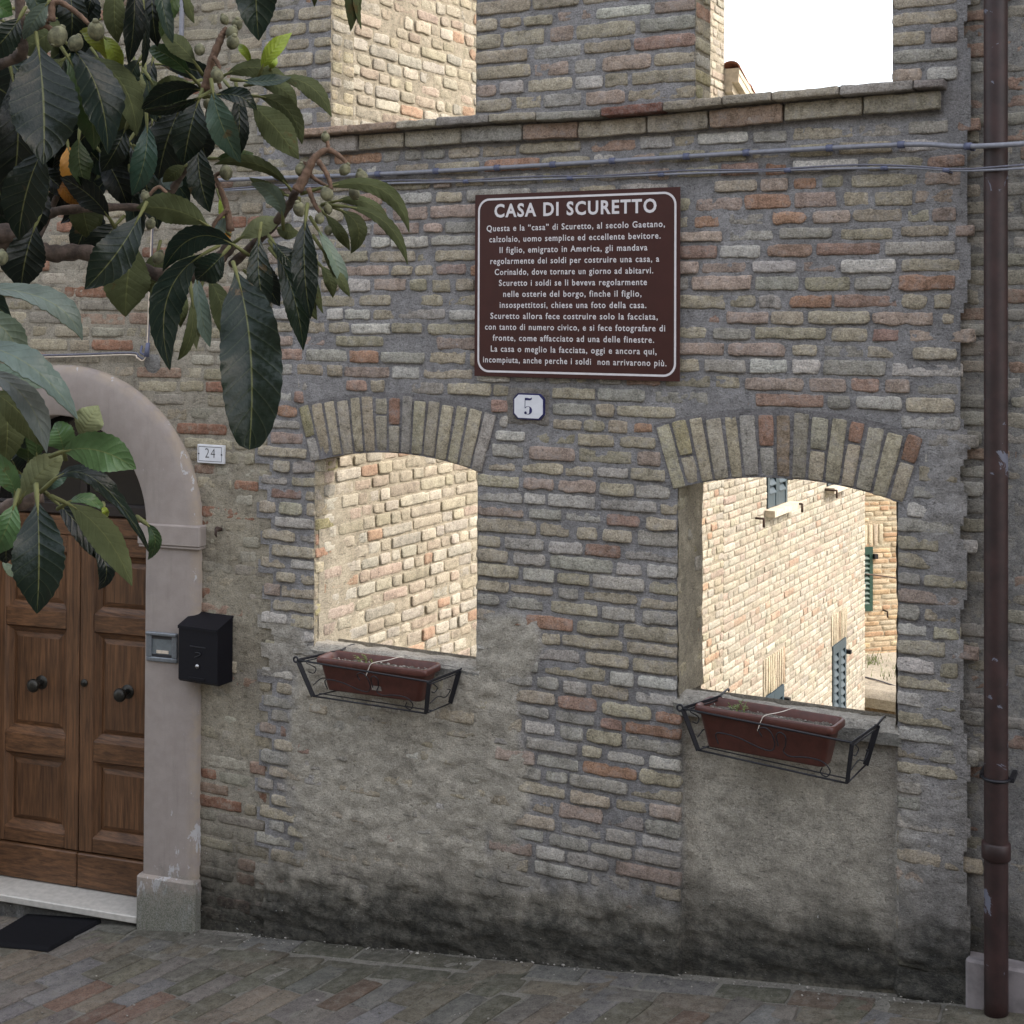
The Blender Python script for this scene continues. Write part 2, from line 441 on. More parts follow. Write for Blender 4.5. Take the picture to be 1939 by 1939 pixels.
def mat_leaf(name, under=False):
    m, nt, b, out = newmat(name); g = G(nt)
    uv = nt.nodes.new('ShaderNodeUVMap'); s = g.sep(uv.outputs[0])
    av = g.math('ABSOLUTE', s[1])
    ph = g.math('SUBTRACT', g.math('MULTIPLY', s[0], 10.0), g.math('MULTIPLY', av, 1.5))
    fr = g.math('ABSOLUTE', g.math('SUBTRACT', g.math('FRACT', ph), .5))
    vein = g.ramp(fr, .445, .50)
    mid = g.ramp(av, .045, .012)
    p = g.pos(); n = g.noise(p, 45, 5, .6); n2 = g.noise(p, 260, 4, .6)
    c = g.gain(g.attr(), g.math('ADD', g.math('MULTIPLY', g.math('SUBTRACT', n, .5), .9), 1.0))
    c = g.mix(g.math('MULTIPLY', vein, .30 if under else .20), c, (0.11, 0.13, 0.06))  # vein colour, strengthened on the upper side to paint in rib highlights
    c = g.mix(g.math('MULTIPLY', mid, .5), c, (0.17, 0.18, 0.07))
    br = g.math('MULTIPLY', g.ramp(g.noise(p, 21, 5, .7), .645, .70), .6)
    c = g.mix(br, c, (0.09, 0.055, 0.02))
    g.link(c, b.inputs['Base Color'])
    b.inputs['Roughness'].default_value = .75 if under else .30
    b.inputs['Specular IOR Level'].default_value = .14 if under else .26
    h = g.math('ADD', g.math('MULTIPLY', g.math('POWER', fr, 2.0), -1.6 if not under else 1.2), g.math('ADD', g.math('MULTIPLY', n2, .25), g.math('MULTIPLY', n, .5)))
    g.link(g.bump(h, .28, .006), b.inputs['Normal'])
    t = nt.nodes.new('ShaderNodeBsdfTranslucent'); ms = nt.nodes.new('ShaderNodeMixShader'); ms.inputs[0].default_value = .13
    g.link(g.gain(c, 1.5), t.inputs[0]); nt.links.new(b.outputs[0], ms.inputs[1]); nt.links.new(t.outputs[0], ms.inputs[2])
    nt.links.new(ms.outputs[0], out.inputs[0])
    return m
M_leaf = mat_leaf('leaf_upper_side'); M_leafu = mat_leaf('leaf_under_side', True)

# ------------------------------------------------------------------ brickwork
def pick(pal, w=None):
    w = np.array(w if w is not None else [p[1] for p in pal], float); w /= w.sum()
    c = np.array(pal[RNG.choice(len(pal), p=w)][0])
    return np.clip(c * RNG.uniform(.86, 1.13) * (1 + RNG.normal(0, .012, 3)), .01, .9)

def brick(mb, mp, u0, u1, v0, v1, h, col, wob=.0035, corner=.006, seed=0.0, tilt=None, sink=-.02, du=.02, lip=0.0, edge=.005, rough=.0026, mat=0):
    """one worn brick standing h in front of the mortar; mp(u, v, d) -> world"""
    L = u1 - u0; H = v1 - v0
    nu = max(3, int(round(L / du)))
    e = min(edge, L * .2, H * .2)
    us = np.concatenate([[0, 0, e], np.linspace(e, L - e, nu + 1)[1:-1], [L - e, L, L]])
    vs = np.concatenate([[0, 0, e], np.linspace(e, H - e, 4)[1:-1], [H - e, H, H]])
    D = np.full((len(us), len(vs)), h)
    UU, VV = np.meshgrid(us, vs, indexing='ij')
    ring = np.zeros_like(D, bool); ring[0] = ring[-1] = True; ring[:, 0] = ring[:, -1] = True
    r2 = np.zeros_like(D, bool); r2[1, 1:-1] = r2[-2, 1:-1] = True; r2[1:-1, 1] = r2[1:-1, -2] = True
    D[r2] = h - e * .55
    D[ring] = sink
    # rounded corners
    a = np.minimum(UU, L - UU); b = np.minimum(VV, H - VV)
    corner = min(corner, H * .16)
    k = np.clip(1 - (a + b) / (corner * 1.8), 0, 1)
    UU = UU + np.sign(L / 2 - UU) * k * corner * .55; VV = VV + np.sign(H / 2 - VV) * k * corner * .55
    U = UU + u0; V = VV + v0
    n1 = noise3(U * 36, V * 36, seed); n2 = noise3(U * 36, V * 36, seed + 9.7); n3 = noise3(U * 60, V * 60, seed + 4)
    n4 = noise3(U * 9, V * 9, seed + 2)
    inner = np.clip(np.minimum(a, b) / (H * .25), 0, 1)
    U = U + (n1 * .7 + n3 * .3) * wob * (1 - .7 * inner); V = V + (n2 * .8 + n3 * .2) * wob * (1 - .7 * inner)
    D = D + np.where(ring, 0, n3 * rough + n4 * rough * 1.6)
    if lip: D = D + np.where(ring, 0, lip * (1 - 2 * VV / H))
    if tilt: D = D + np.where(ring, 0, tilt * (UU / L - .5))
    P = mp(U.ravel(), V.ravel(), D.ravel()).reshape(*U.shape, 3)
    c = np.asarray(col) * (1 + .16 * n4[..., None] + .08 * n3[..., None])
    mb.grid(P, np.clip(c, .005, .95), mat)

def bricks(mb, mp, rows, intervals, colf, hf, lens=((.12, .25), (.2, .5), (.27, .25)), gap=(.012, .022), vgap=.016, wob=.0035, corner=.006, lipf=None, prob=1.0, und=.007, skip=None, undscale=.55, du=.02, edge=.006):
    """rows: list of (v0, v1); intervals(v0, v1) -> free stretches of the course"""
    pl = np.array([l[1] for l in lens]); pl = pl / pl.sum()
    for (v0, v1) in rows:
        for (a, b) in intervals(v0, v1):
            if b - a < .03: continue
            u = a
            first = True
            while u < b - .02:
                L = lens[RNG.choice(len(lens), p=pl)][0] * RNG.uniform(.82, 1.15)
                g = RNG.uniform(*gap)
                if b - (u + L) < .07: L = b - u
                if L > .34: L = L * .5
                w0 = v0 + vgap * RNG.uniform(.3, .7); w1 = v1 - vgap * RNG.uniform(.3, .7)
                u1 = min(u + L, b)
                um = (u + u1) / 2
                dv = und * float(noise3(um * undscale, v0 * .4, 3.3)) + RNG.normal(0, .0012)
                if RNG.random() < prob and not (skip and skip(um, (v0 + v1) / 2)):
                    col = colf(um, (v0 + v1) / 2); h = hf(um, (v0 + v1) / 2)
                    brick(mb, mp, u, u1, w0 + dv, w1 + dv, h, col, wob=wob * RNG.uniform(.6, 1.5), corner=corner * RNG.uniform(.6, 1.8), seed=float(RNG.uniform(0, 500)),
                          tilt=RNG.normal(0, .002), lip=(lipf(um, v0) if lipf else 0.0), du=du, edge=edge)
                u = u1 + g

def rowlist(v0, v1, pitch, jit=.06):
    n = int(round((v1 - v0) / pitch)); p = (v1 - v0) / n
    e = v0 + np.arange(n + 1) * p; e[1:-1] += RNG.uniform(-jit, jit, n - 1) * p
    return list(zip(e[:-1], e[1:]))

def cut(a, b, holes):
    """the interval (a, b) less the list of holes"""
    out = [(a, b)]
    for (h0, h1) in holes:
        nx = []
        for (x, y) in out:
            if h1 <= x or h0 >= y: nx.append((x, y)); continue
            if h0 > x: nx.append((x, h0))
            if h1 < y: nx.append((h1, y))
        out = nx
    return out

def sheet(mb, mp, us, vs, dfun, colfun, keep, mat=1):
    U, V = np.meshgrid(us, vs, indexing='ij')
    D = dfun(U, V)
    P = mp(U.ravel(), V.ravel(), D.ravel()).reshape(*U.shape, 3)
    uc = (us[:-1] + us[1:]) / 2; vc = (vs[:-1] + vs[1:]) / 2
    UC, VC = np.meshgrid(uc, vc, indexing='ij')
    mb.grid(P, colfun(U, V), mat, keep=keep(UC, VC))

def lin(a, b, step, marks=()):
    x = np.linspace(a, b, max(2, int(round((b - a) / step)) + 1))
    for m in marks:
        if a < m < b:
            i = np.argmin(abs(x - m)); x[i] = m
    return x

FRONT = lambda u, v, d: np.stack([u, -d, v], -1)

# openings of the facade
T = 0.19                          # thickness of the ruined facade
UL, UR = -4.062, -0.835
class Op:
    def __init__(s, a, b, v0, v1, R=None):
        s.a, s.b, s.v0, s.v1, s.R = a, b, v0, v1, R
        s.m = (a + b) / 2
        if R:
            s.rise = R - sqrt(R * R - ((b - a) / 2) ** 2); s.cz = v1 - s.rise - sqrt(R * R - ((b - a) / 2) ** 2) + s.rise  # centre of the arc, crown at v1
            s.cz = v1 - R
    def top(s, u):
        if not s.R: return np.full_like(np.asarray(u, float), s.v1)
        x = np.clip(np.asarray(u, float) - s.m, -s.R * .9, s.R * .9)
        return s.cz + np.sqrt(s.R ** 2 - x ** 2)
    def inside(s, u, v, pad=0.0):
        return (u > s.a - pad) & (u < s.b + pad) & (v > s.v0) & (v < s.top(u) + pad)
O1 = Op(-3.757, -2.885, 1.128, 2.066, 1.62)
O2 = Op(-1.948, -1.056, 1.118, 2.056, 1.55)
O3 = Op(-3.680, -2.902, 3.572, 4.75)
O4 = Op(-1.876, -1.076, 3.590, 4.75)
OPS = [O1, O2, O3, O4]
VOUS = 0.262                      # height of the arch bricks

def arch_hole(o, v):
    """stretch of a course taken by opening or by its ring of arch bricks"""
    if not o.R:
        return [(o.a, o.b)] if o.v0 < v < o.v1 else []
    hw = (o.b - o.a) / 2
    th = math.asin(hw / o.R) + .018
    if o.v0 < v <= o.cz + o.R * cos(th): return [(o.a, o.b)]
    ro = o.R + VOUS + .012
    if v > o.cz + ro: return []
    if v > o.cz + o.R * cos(th):
        x = sqrt(max(0, ro ** 2 - (v - o.cz) ** 2)); x = min(x, (v - o.cz) * tan(th) + .006)
        return [(o.m - x, o.m + x)] if x > 0 else []
    return []

def fac_intervals(v0, v1):
    v = (v0 + v1) / 2
    # toothed left and right ends
    k = int(v / .066)
    l = UL + (.0, .07, -.02, .05)[k % 4] * (1 if v < 3.4 else .4) + .03 * float(noise3(v * 3, 1, 1))
    r = UR + (.0, .015, .0, .07, .0, -.02)[k % 6] + .02 * float(noise3(v * 3, 8, 1))
    if v > 3.6: r = UR + .0
    H = []
    for o in OPS:
        for q in (v0 + .01, v, v1 - .01): H += arch_hole(o, q)
    if v < 1.10: H.append((-1.930, -1.058))       # blocked doorway under the right window
    if 3.455 < v < 3.592: H.append((-3.85, -.86))  # the string course
    if abs(v - 2.30) < .075: H.append((-2.735, -2.52))
    return cut(l, r, H)

PAL_F = [((.385, .335, .25), 4.5), ((.35, .325, .28), 3.5), ((.47, .44, .39), 1.7), ((.35, .31, .225), 1.0), ((.325, .22, .17), 1.0), ((.35, .215, .145), .6), ((.36, .28, .23), 1.0)]
def col_f(u, v):
    w = [4.8, 3.6, 1.7, 1.0, .55, .25, .8]
    if 2.1 < v < 3.42:
        k = 1 + 1.1 * float(smooth(-2.6, -1.6, u)); w = [4.6, 2.6, 1.6, 1.8, .62 * k, .45 * k, 1.1 * k]
        if v < 2.5 and u < -2.7: w = [4, 3.5, 2.2, .8, 1.6, .6, 1.5]
    if v > 3.5: w = [4.6, 2.8, .9, 1.7, .4, .45, 1.0]
    if v < 2.1 and -2.9 < u < -1.9: w = [4.4, 4.4, 2.0, .7, .35, .4, .6]
    return pick(PAL_F, w)
def h_f(u, v):
    if v < 2.05: return float(RNG.uniform(.003, .013))
    return float(np.clip(RNG.normal(.0068, .0032), .0005, .014))

def plaster_mask(u, v):
    """0..1 where rough plaster has been smeared over the bricks"""
    n = fbm(u * 3.2, v * 3.2, 1.0, 5); n2 = fbm(u * 11, v * 11, 4.0, 4)
    m = np.zeros_like(u)
    def blob(u0, u1, v0, v1, s, amp=1.0):
        d = np.minimum(np.minimum(u - u0, u1 - u), np.minimum(v - v0, v1 - v))
        return amp * smooth(-s, s, d + n * .16 + n2 * .05)
    m = np.maximum(m, blob(-3.88, -2.78, -.6, 1.13, .05))
    m = np.maximum(m, blob(-2.86, -2.66, .2, 1.30, .05, .95))
    m = np.maximum(m, blob(-4.2, -3.74, .95, 1.28, .05, .8))
    m = np.maximum(m, blob(-1.062, -.70, -.6, 1.02, .05, 1.0))
    m = np.maximum(m, blob(-.90, -.70, .2, 2.2, .05, .75))
    m = np.maximum(m, blob(-1.0, -.70, 1.0, 1.45, .1, .7))
    m = np.maximum(m, smooth(.36, .22, v - (0.13 * u + .25) + n * .22))
    return np.clip(m, 0, 1)
def recess(u, v):
    n = fbm(u * 6, v * 6, 2.2, 3)
    return smooth(-.012, .012, np.minimum(u + 1.930 + .006 * n, -1.058 - u)) * smooth(1.135, 1.11, v)
def d_f(u, v):
    m = plaster_mask(u, v); r = recess(u, v)
    d = .0010 + .0036 * fbm(u * 14, v * 22, .5, 4) + .0025 * fbm(u * 3, v * 3, 8, 2)
    d = d * (1 - r) + r * (-.030)
    rough = .018 * fbm(u * 13, v * 24, 6.1, 5) + .007 * fbm(u * 60, v * 70, 2.1, 3)
    d = d + m * (1 - r) * (.0115 + .75 * rough) + r * (.55 * rough)
    low = smooth(.45, .1, v - (0.13 * u + .25))
    return d + low * (.030 * fbm(u * 4, v * 22, 7.7, 5) + .012)
def c_f(u, v):
    m = np.maximum(plaster_mask(u, v), recess(u, v)); n = fbm(u * 7, v * 7, 3.0, 4)
    base = np.array([.275, .266, .264]); warm = np.array([.285, .265, .225]); blue = np.array([.31, .30, .305])
    c = base[None, None] * (1 + .25 * n[..., None])
    pl = (warm + np.array([.135, .120, .095])) * (1 + .22 * n[..., None]); k = smooth(-1.2, -.9, u)[..., None] * .7
    pl = pl * (1 - k) + blue * k * (1 + .2 * n[..., None])
    return np.clip(c * (1 - m[..., None]) + pl * m[..., None], .02, .9)
def keep_f(u, v):
    k = np.ones_like(u, bool)
    for o in OPS: k &= ~o.inside(u, v)
    n = .03 * noise3(v * 9, 1, 1)
    kk = (v / .066).astype(int) % 4
    k &= (u > UL - .02 + np.choose(kk, [.0, .07, -.02, .05]) * np.where(v < 3.4, 1, .4) + .03 * noise3(v * 3, 1, 1)) & (u < UR + .03 + .8 * n)
    return k

facade = thing('brick_facade', (-2.45, 0, 0), 'roofless brick facade with four window holes and no house behind it', 'facade wall')
mb = MB()
rows = rowlist(-.45, 3.59, .0665)
low = [r for r in rows]
bricks(mb, FRONT, low, fac_intervals, col_f, h_f, lens=((.10, .2), (.16, .35), (.22, .3), (.28, .15)), gap=(.010, .034), vgap=.0165, wob=.0056, corner=.005,
       lipf=lambda u, v: .0035 if v < 2.05 else .001, skip=lambda u, v: v < (0.13 * u + .2))
bricks(mb, FRONT, rowlist(3.59, 5.1, .072), fac_intervals, col_f, h_f, lens=((.12, .3), (.2, .4), (.27, .3)), gap=(.010, .032), vgap=.018, wob=.004, corner=.006)
us = lin(UL - .06, UR + .06, .0125, (O1.a, O1.b, O2.a, O2.b, O3.a, O3.b, O4.a, O4.b)); vs = lin(-.7, 5.1, .0125, (O1.v0, O2.v0, O3.v0, O4.v0))
sheet(mb, FRONT, us, vs, d_f, c_f, keep_f)
# rear face, jambs, heads and top
def rear(mb, u0, u1, v0, v1, ops, y, mat=1, col=(.3, .27, .22)):
    ub = sorted({u0, u1} | {o.a for o in ops} | {o.b for o in ops}); vb = sorted({v0, v1} | {o.v0 for o in ops} | {o.v1 for o in ops})
    for i in range(len(ub) - 1):
        for j in range(len(vb) - 1):
            um, vm = (ub[i] + ub[i + 1]) / 2, (vb[j] + vb[j + 1]) / 2
            if any(o.a < um < o.b and o.v0 < vm < o.v1 for o in ops): continue
            mb.add([[ub[i], y, vb[j]], [ub[i], y, vb[j + 1]], [ub[i + 1], y, vb[j + 1]], [ub[i + 1], y, vb[j]]], [[0, 1, 2, 3]], col, mat, smooth=False)
rear(mb, UL - .06, UR + .03, -.7, 5.1, OPS, T)
PAL_J = [((.38, .33, .23), 4), ((.36, .33, .27), 3), ((.34, .30, .17), 1.5), ((.36, .22, .15), 1)]
for o in OPS:
    tj = .30 if o is O2 else T
    vt = float(o.top(o.a + .01)) if o.R else o.v1
    mpL = (lambda a: (lambda u, v, d: np.stack([a + d + 0 * u, u, v], -1)))(o.a)
    mpR = (lambda a: (lambda u, v, d: np.stack([a - d + 0 * u, u, v], -1)))(o.b)
    for mp, fl in ((mpL, 0), (mpR, 1)):
        U, V = np.meshgrid(np.linspace(-.004, tj if not fl else T, 16), np.linspace(o.v0 - .01, vt + .02, 60), indexing='ij')
        rough = .004 * fbm(U * 20, V * 20, o.a, 4) + (.008 * fbm(U * 9, V * 9, 3, 4) if o is O2 else 0)
        P = mp(U.ravel(), V.ravel(), (rough + (.006 if o is O2 else 0)).ravel()).reshape(*U.shape, 3)
        cc = np.array([.30, .265, .20]) * (1 + .35 * fbm(U * 8, V * 8, 1, 4)[..., None])
        mb.grid(P, cc, 1, flip=bool(fl))
    if o is O2:
        bricks(mb, mpL, rowlist(o.v0, o.v1 - .1, .068), lambda a, b: [(.0, .29)], lambda u, v: pick(PAL_J), lambda u, v: float(RNG.uniform(.0, .007)), gap=(.012, .02), wob=.004, prob=.7)
        # thickening of the wall behind the left jamb
        mb.add([[o.a, .30, -.5], [o.a, .30, 2.1], [o.a - .35, .30, 2.1], [o.a - .35, .30, -.5]], [[0, 1, 2, 3]], (.3, .26, .2), 1, smooth=False)
        mb.add([[o.a, .30, 2.1], [o.a, T, 2.1], [o.a - .35, T, 2.1], [o.a - .35, .30, 2.1]], [[0, 1, 2, 3]], (.3, .26, .2), 1, smooth=False)
        mb.add([[o.a, T, 2.1], [o.a, .30, 2.1], [o.a, .30, 2.0], [o.a, T, 2.0]], [[0, 1, 2, 3]], (.3, .26, .2), 1, smooth=False)
    else:
        bricks(mb, mpL, rowlist(o.v0, vt, .067), lambda a, b: [(.003, T - .004)] if RNG.random() < .6 else [(.003, .085), (.1, T - .004)], lambda u, v: pick(PAL_J), lambda u, v: float(RNG.uniform(.001, .006)), gap=(.012, .02), wob=.004)
    # head
    uu = np.linspace(o.a, o.b, 24); vv = o.top(uu) if o.R else np.full(24, o.v1)
    P = np.stack([np.stack([uu, np.full(24, -.002), vv], -1), np.stack([uu, np.full(24, T), vv], -1)], 0)
    mb.grid(P, (.26, .23, .18), 1)
mb.box((UL - .06, 0, 5.1), (UR + .03, T, 5.12), (.3, .27, .22), 1)
# right-hand end of the wall
wallobj = mb.build('wall', [M_brick, M_mortar], facade)

# arches of bricks on end
for o, nb in ((O1, 15), (O2, 15)):
    ab = MB()
    hw = (o.b - o.a) / 2; th = math.asin(hw / o.R) + .016
    rm = o.R + VOUS / 2
    mpA = (lambda o: (lambda u, v, d: np.stack([o.m + (o.R + v) * np.sin(u / (o.R + .13)), -d, o.cz + (o.R + v) * np.cos(u / (o.R + .13))], -1)))(o)
    tot = 2 * th * (o.R + .13); ed = np.linspace(-tot / 2, tot / 2, nb + 1); ed[1:-1] += RNG.uniform(-.004, .004, nb - 1)
    for i in range(nb):
        c = pick([((.41, .36, .26), 5), ((.38, .34, .265), 3), ((.30, .225, .165), .7), ((.36, .33, .29), 1.5)])
        top = VOUS * RNG.uniform(.93, 1.0)
        if RNG.random() < .25:
            sp = RNG.uniform(.35, .65) * VOUS
            brick(ab, mpA, ed[i] + .006, ed[i + 1] - .007, .0, sp - .004, RNG.uniform(.006, .012), c, wob=.003, seed=i * 3.1, corner=.004, sink=-.03)
            brick(ab, mpA, ed[i] + .006, ed[i + 1] - .007, sp + .004, top, RNG.uniform(.006, .012), pick([((.36, .315, .19), 3), ((.33, .20, .14), 1), ((.335, .30, .23), 2)]), wob=.003, seed=i * 5.1, corner=.004, sink=-.03)
        else:
            brick(ab, mpA, ed[i] + .006, ed[i + 1] - .007, RNG.uniform(-.004, .004), top, RNG.uniform(.006, .013), c, wob=.0035, seed=i * 3.1, corner=.004, sink=-.03)
    # mortar bed behind the arch bricks
    U, V = np.meshgrid(np.linspace(-tot / 2, tot / 2, 50), np.linspace(-.004, VOUS + .01, 16), indexing='ij')
    D = .0030 + .003 * fbm(U * 20, V * 20, 3, 3)
    ab.grid(mpA(U.ravel(), V.ravel(), D.ravel()).reshape(*U.shape, 3), (.21, .20, .20), 1, flip=True)
    # underside of the arch
    U, V = np.meshgrid(np.linspace(-tot / 2, tot / 2, 50), np.linspace(-.005, T, 8), indexing='ij')
    P = mpA(U.ravel(), np.full(U.size, -.004), 0 * U.ravel()).reshape(*U.shape, 3); P[..., 1] = V
    ab.grid(P, (.20, .165, .12), 1)
    ab.build('arch', [M_brick, M_mortar], facade)

# string course: thin slabs over thicker bricks, sagging a little
lx = np.array([-3.85, -3.3, -2.9, -2.3, -1.8, -1.3, -.86]); lz = np.array([3.566, 3.570, 3.574, 3.565, 3.578, 3.590, 3.594])
def ledge(u): return np.interp(u, lx, lz)
lb = MB()
mpl = lambda u, v, d: np.stack([u, -d, v + ledge(u)], -1)
PAL_L = [((.37, .325, .25), 4), ((.31, .28, .245), 3), ((.36, .26, .19), 1.5), ((.20, .10, .075), .6)]
u = -3.845
while u < -.9:
    L = min(RNG.uniform(.2, .34), -.865 - u)
    brick(lb, mpl, u, u + L - .006, -.034 + RNG.normal(0, .002), .0 + RNG.normal(0, .002), .084 + RNG.uniform(-.006, .005), pick(PAL_L) * .95, wob=.003, corner=.003, seed=u * 7, sink=-.05)
    u += L
u = -3.86
while u < -.92:
    L = min(RNG.uniform(.24, .36), -.885 - u)
    brick(lb, mpl, u, u + L - RNG.uniform(.004, .012), -.114 + RNG.normal(0, .003), -.044, .040 + RNG.uniform(-.006, .005), pick(PAL_L) * .95, wob=.004, corner=.004, seed=u * 5, sink=-.05)
    u += L
U, V = np.meshgrid(lin(-3.86, -.885, .02), np.linspace(-.118, -.004, 9), indexing='ij')
lb.grid(mpl(U.ravel(), V.ravel(), (.010 + .004 * fbm(U * 18, V * 18, 2, 3)).ravel()).reshape(*U.shape, 3), (.2, .19, .185), 1)
U, V = np.meshgrid(lin(-3.845, -.87, .02), np.linspace(-.07, T, 12), indexing='ij')   # sloping top
P = np.stack([U, V, ledge(U) - .002 + .004 * fbm(U * 12, V * 12, 1, 3)], -1)
lb.grid(P, (.30, .28, .25), 1)
lb.build('string_course', [M_brick, M_mortar], facade)

# sills of the two lower holes
for o in (O1, O2):
    sb = MB()
    tb = T + .005
    U, V = np.meshgrid(np.linspace(o.a - .015, o.b + .015, 50), np.linspace(-.012, tb, 18), indexing='ij')
    zz = o.v0 + .012 + .014 * fbm(U * 6, V * 6, 4, 4) + .006 * fbm(U * 30, V * 30, 1, 3)
    zz = zz - .03 * smooth(.01, -.012, V) - .085 * smooth(.095, tb, V)
    cc = np.array([.36, .335, .29]) * (1 + .3 * fbm(U * 9, V * 9, 2, 4)[..., None])
    sb.grid(np.stack([U, V, zz], -1), cc, 0)
    P = np.stack([np.stack([U[:, 0], V[:, 0], zz[:, 0]], -1), np.stack([U[:, 0], V[:, 0] + .01, zz[:, 0] - .05], -1)], 0)
    sb.grid(P, (.3, .29, .26), 0, flip=False)
    sb.build('sill', [M_mortar], facade)

# ------------------------------------------------------------------ house with the arched door (left)
house = thing('brick_house', (-5.4, .4, -.3), 'tall old brick house on the left with arched wooden door and sunlit side wall', 'house')
DC, DS = -5.250, 1.640            # centre of the arch, height of springing
Ai, Bi, Ao, Bo = .522, .532, .820, .792
def door_hole(v, a, b, pad=0.0):
    if v < DS: return [(DC - a - pad, DC + a + pad)]
    if v > DS + b + pad: return []
    x = (a + pad) * sqrt(max(0, 1 - ((v - DS) / (b + pad)) ** 2)); return [(DC - x, DC + x)]
def house_iv(v0, v1):
    H = []
    for q in (v0, v1): H += door_hole(q, Ao - .01, Bo - .01)
    l = UL - .03 + (.0, .06, -.02, .05)[int((v0 + v1) / .132) % 4] + .03 * float(noise3((v0 + v1) * 1.5, 1, 1))
    return cut(-8.2, l, H)
PAL_H = [((.36, .315, .23), 5), ((.30, .27, .215), 3), ((.39, .355, .285), 1.3), ((.285, .255, .175), 1.0), ((.28, .15, .10), 1.5), ((.31, .215, .16), 1.2)]
def col_h(u, v):
    w = [5, 3, 1.3, 1.0, 1.5, 1.2]
    if v < .45: w = [3, 2, .3, 1.2, 2.2, 2]; return pick(PAL_H, w) * .8
    return pick(PAL_H, w)
mph = lambda u, v, d: np.stack([u, .012 - d, v], -1)
hb = MB()
bricks(hb, mph, rowlist(-.75, 5.0, .068), house_iv, col_h, lambda u, v: float(RNG.uniform(.001, .011)), lens=((.12, .3), (.2, .3), (.26, .4)), gap=(.010, .020), vgap=.015, wob=.0042, corner=.007)
def hm(u, v):
    n = fbm(u * 3.4, v * 3.4, 11.0, 5)
    a = smooth(-.06, .06, np.minimum(np.minimum(u + 4.46, -4.0 - u), np.minimum(v - .95, 1.95 - v)) + n * .22)
    b = smooth(-.06, .06, np.minimum(u + 4.5, np.minimum(v - .45, .95 - v)) + n * .25) * .8
    return np.clip(np.maximum(np.maximum(a, b), smooth(.16, .06, v - zg(u) + n * .1)), 0, 1)
def hd(u, v):
    m = hm(u, v); return .0022 + .004 * fbm(u * 16, v * 20, 5, 4) + m * (.0055 + .006 * fbm(u * 15, v * 24, 2, 5))
def hc(u, v):
    n = fbm(u * 6, v * 6, 7, 4)[..., None]; m = hm(u, v)[..., None]
    return np.clip((np.array([.315, .285, .23]) * (1 - m) + np.array([.305, .27, .205]) * m) * (1 + .28 * n), .02, .9)
def hk(u, v):
    x = np.abs(u - DC); ell = np.where(v < DS, x < Ai + .05, (x / (Ai + .05)) ** 2 + ((v - DS) / (Bi + .05)) ** 2 < 1)
    return ~ell
sheet(hb, mph, lin(-7.2, UL + .12, .014), lin(-.8, 4.6, .014), hd, hc, hk)
hb.add([[-8.2, .02, -.8], [-7.19, .02, -.8], [-7.19, .02, 8.0], [-8.2, .02, 8.0]], [[0, 1, 2, 3]], (.3, .27, .2), 1, smooth=False)
hb.add([[-7.2, .02, 4.59], [UL - .02, .02, 4.59], [UL - .02, .02, 8.0], [-7.2, .02, 8.0]], [[0, 1, 2, 3]], (.3, .27, .2), 1, smooth=False)
hb.build('front_wall', [M_oldbrick, M_oldbrick], house, xf=bend)

# sunlit side wall that runs back from the facade
B0 = W(640, 1000, .19); B0[2] = 0
BANG = radians(2.35); BD = np.array([sin(BANG), cos(BANG), 0]); BN = np.array([cos(BANG), -sin(BANG), 0])
def MPB(u, v, d): return B0 + np.multiply.outer(np.asarray(u), BD) + np.multiply.outer(np.asarray(d), BN) + np.multiply.outer(np.asarray(v), np.array([0, 0, 1.0]))
SE = 5.29; SC = 9.709             # end of this house, far corner of the next one
PAL_B = [((.37, .33, .265), 5), ((.42, .385, .325), 3), ((.35, .325, .28), 2.4), ((.38, .26, .185), .7), ((.37, .305, .25), 2.0), ((.345, .31, .235), 1.5)]
PAL_Y = [((.375, .338, .275), 5), ((.41, .38, .325), 4), ((.355, .325, .27), 2), ((.37, .275, .21), .5), ((.375, .315, .262), 1.6)]
nb_ = MB()
def near_h(u, v): return float(RNG.uniform(.003, .011))
def near_iv(v0, v1): return [(-.12, SE)]
bricks(nb_, MPB, rowlist(-1.6, 3.2, .0655), near_iv, lambda u, v: pick(PAL_B), near_h, lens=((.09, .3), (.13, .5), (.25, .2)), gap=(.007, .016), vgap=.0115, wob=.0042, corner=.006, und=.012, undscale=.9, du=.024)
bricks(nb_, MPB, rowlist(3.2, 6.6, .067), near_iv, lambda u, v: pick(PAL_B), lambda u, v: float(RNG.uniform(.001, .011)), lens=((.08, .3), (.13, .5), (.22, .2)), gap=(.008, .022), vgap=.013, wob=.0062, corner=.009, und=.03, undscale=1.6, du=.024)
U, V = np.meshgrid(lin(-.16, SE, .03), lin(-4.2, 6.6, .03), indexing='ij')
D = .001 + .003 * fbm(U * 12, V * 12, 3, 4) + .006 * smooth(.25, .05, U + .1 * fbm(U * 5, V * 5, 2, 3)) * smooth(.9, 1.1, V) * smooth(1.9, 1.7, V)
nb_.grid(MPB(U.ravel(), V.ravel(), D.ravel()).reshape(*U.shape, 3), np.array([.315, .28, .22]) * (1 + .2 * fbm(U * 4, V * 4, 1, 3)[..., None]), 1)
e0, e1 = MPB(SE, 0, 0), MPB(SE, 0, -4.0)
nb_.add([[e0[0], e0[1], -4.2], [e1[0], e1[1], -4.2], [e1[0], e1[1], 6.6], [e0[0], e0[1], 6.6]], [[0, 1, 2, 3]], (.4, .35, .27), 1, smooth=False)
nb_.build('side_wall', [M_sunbrick, M_sunbrick], house)
rb = MB()
p = [MPB(-.3, 6.6, .35), MPB(SE + .2, 6.6, .35), MPB(SE + .2, 8.2, -4.4), MPB(-.3, 8.2, -4.4)]
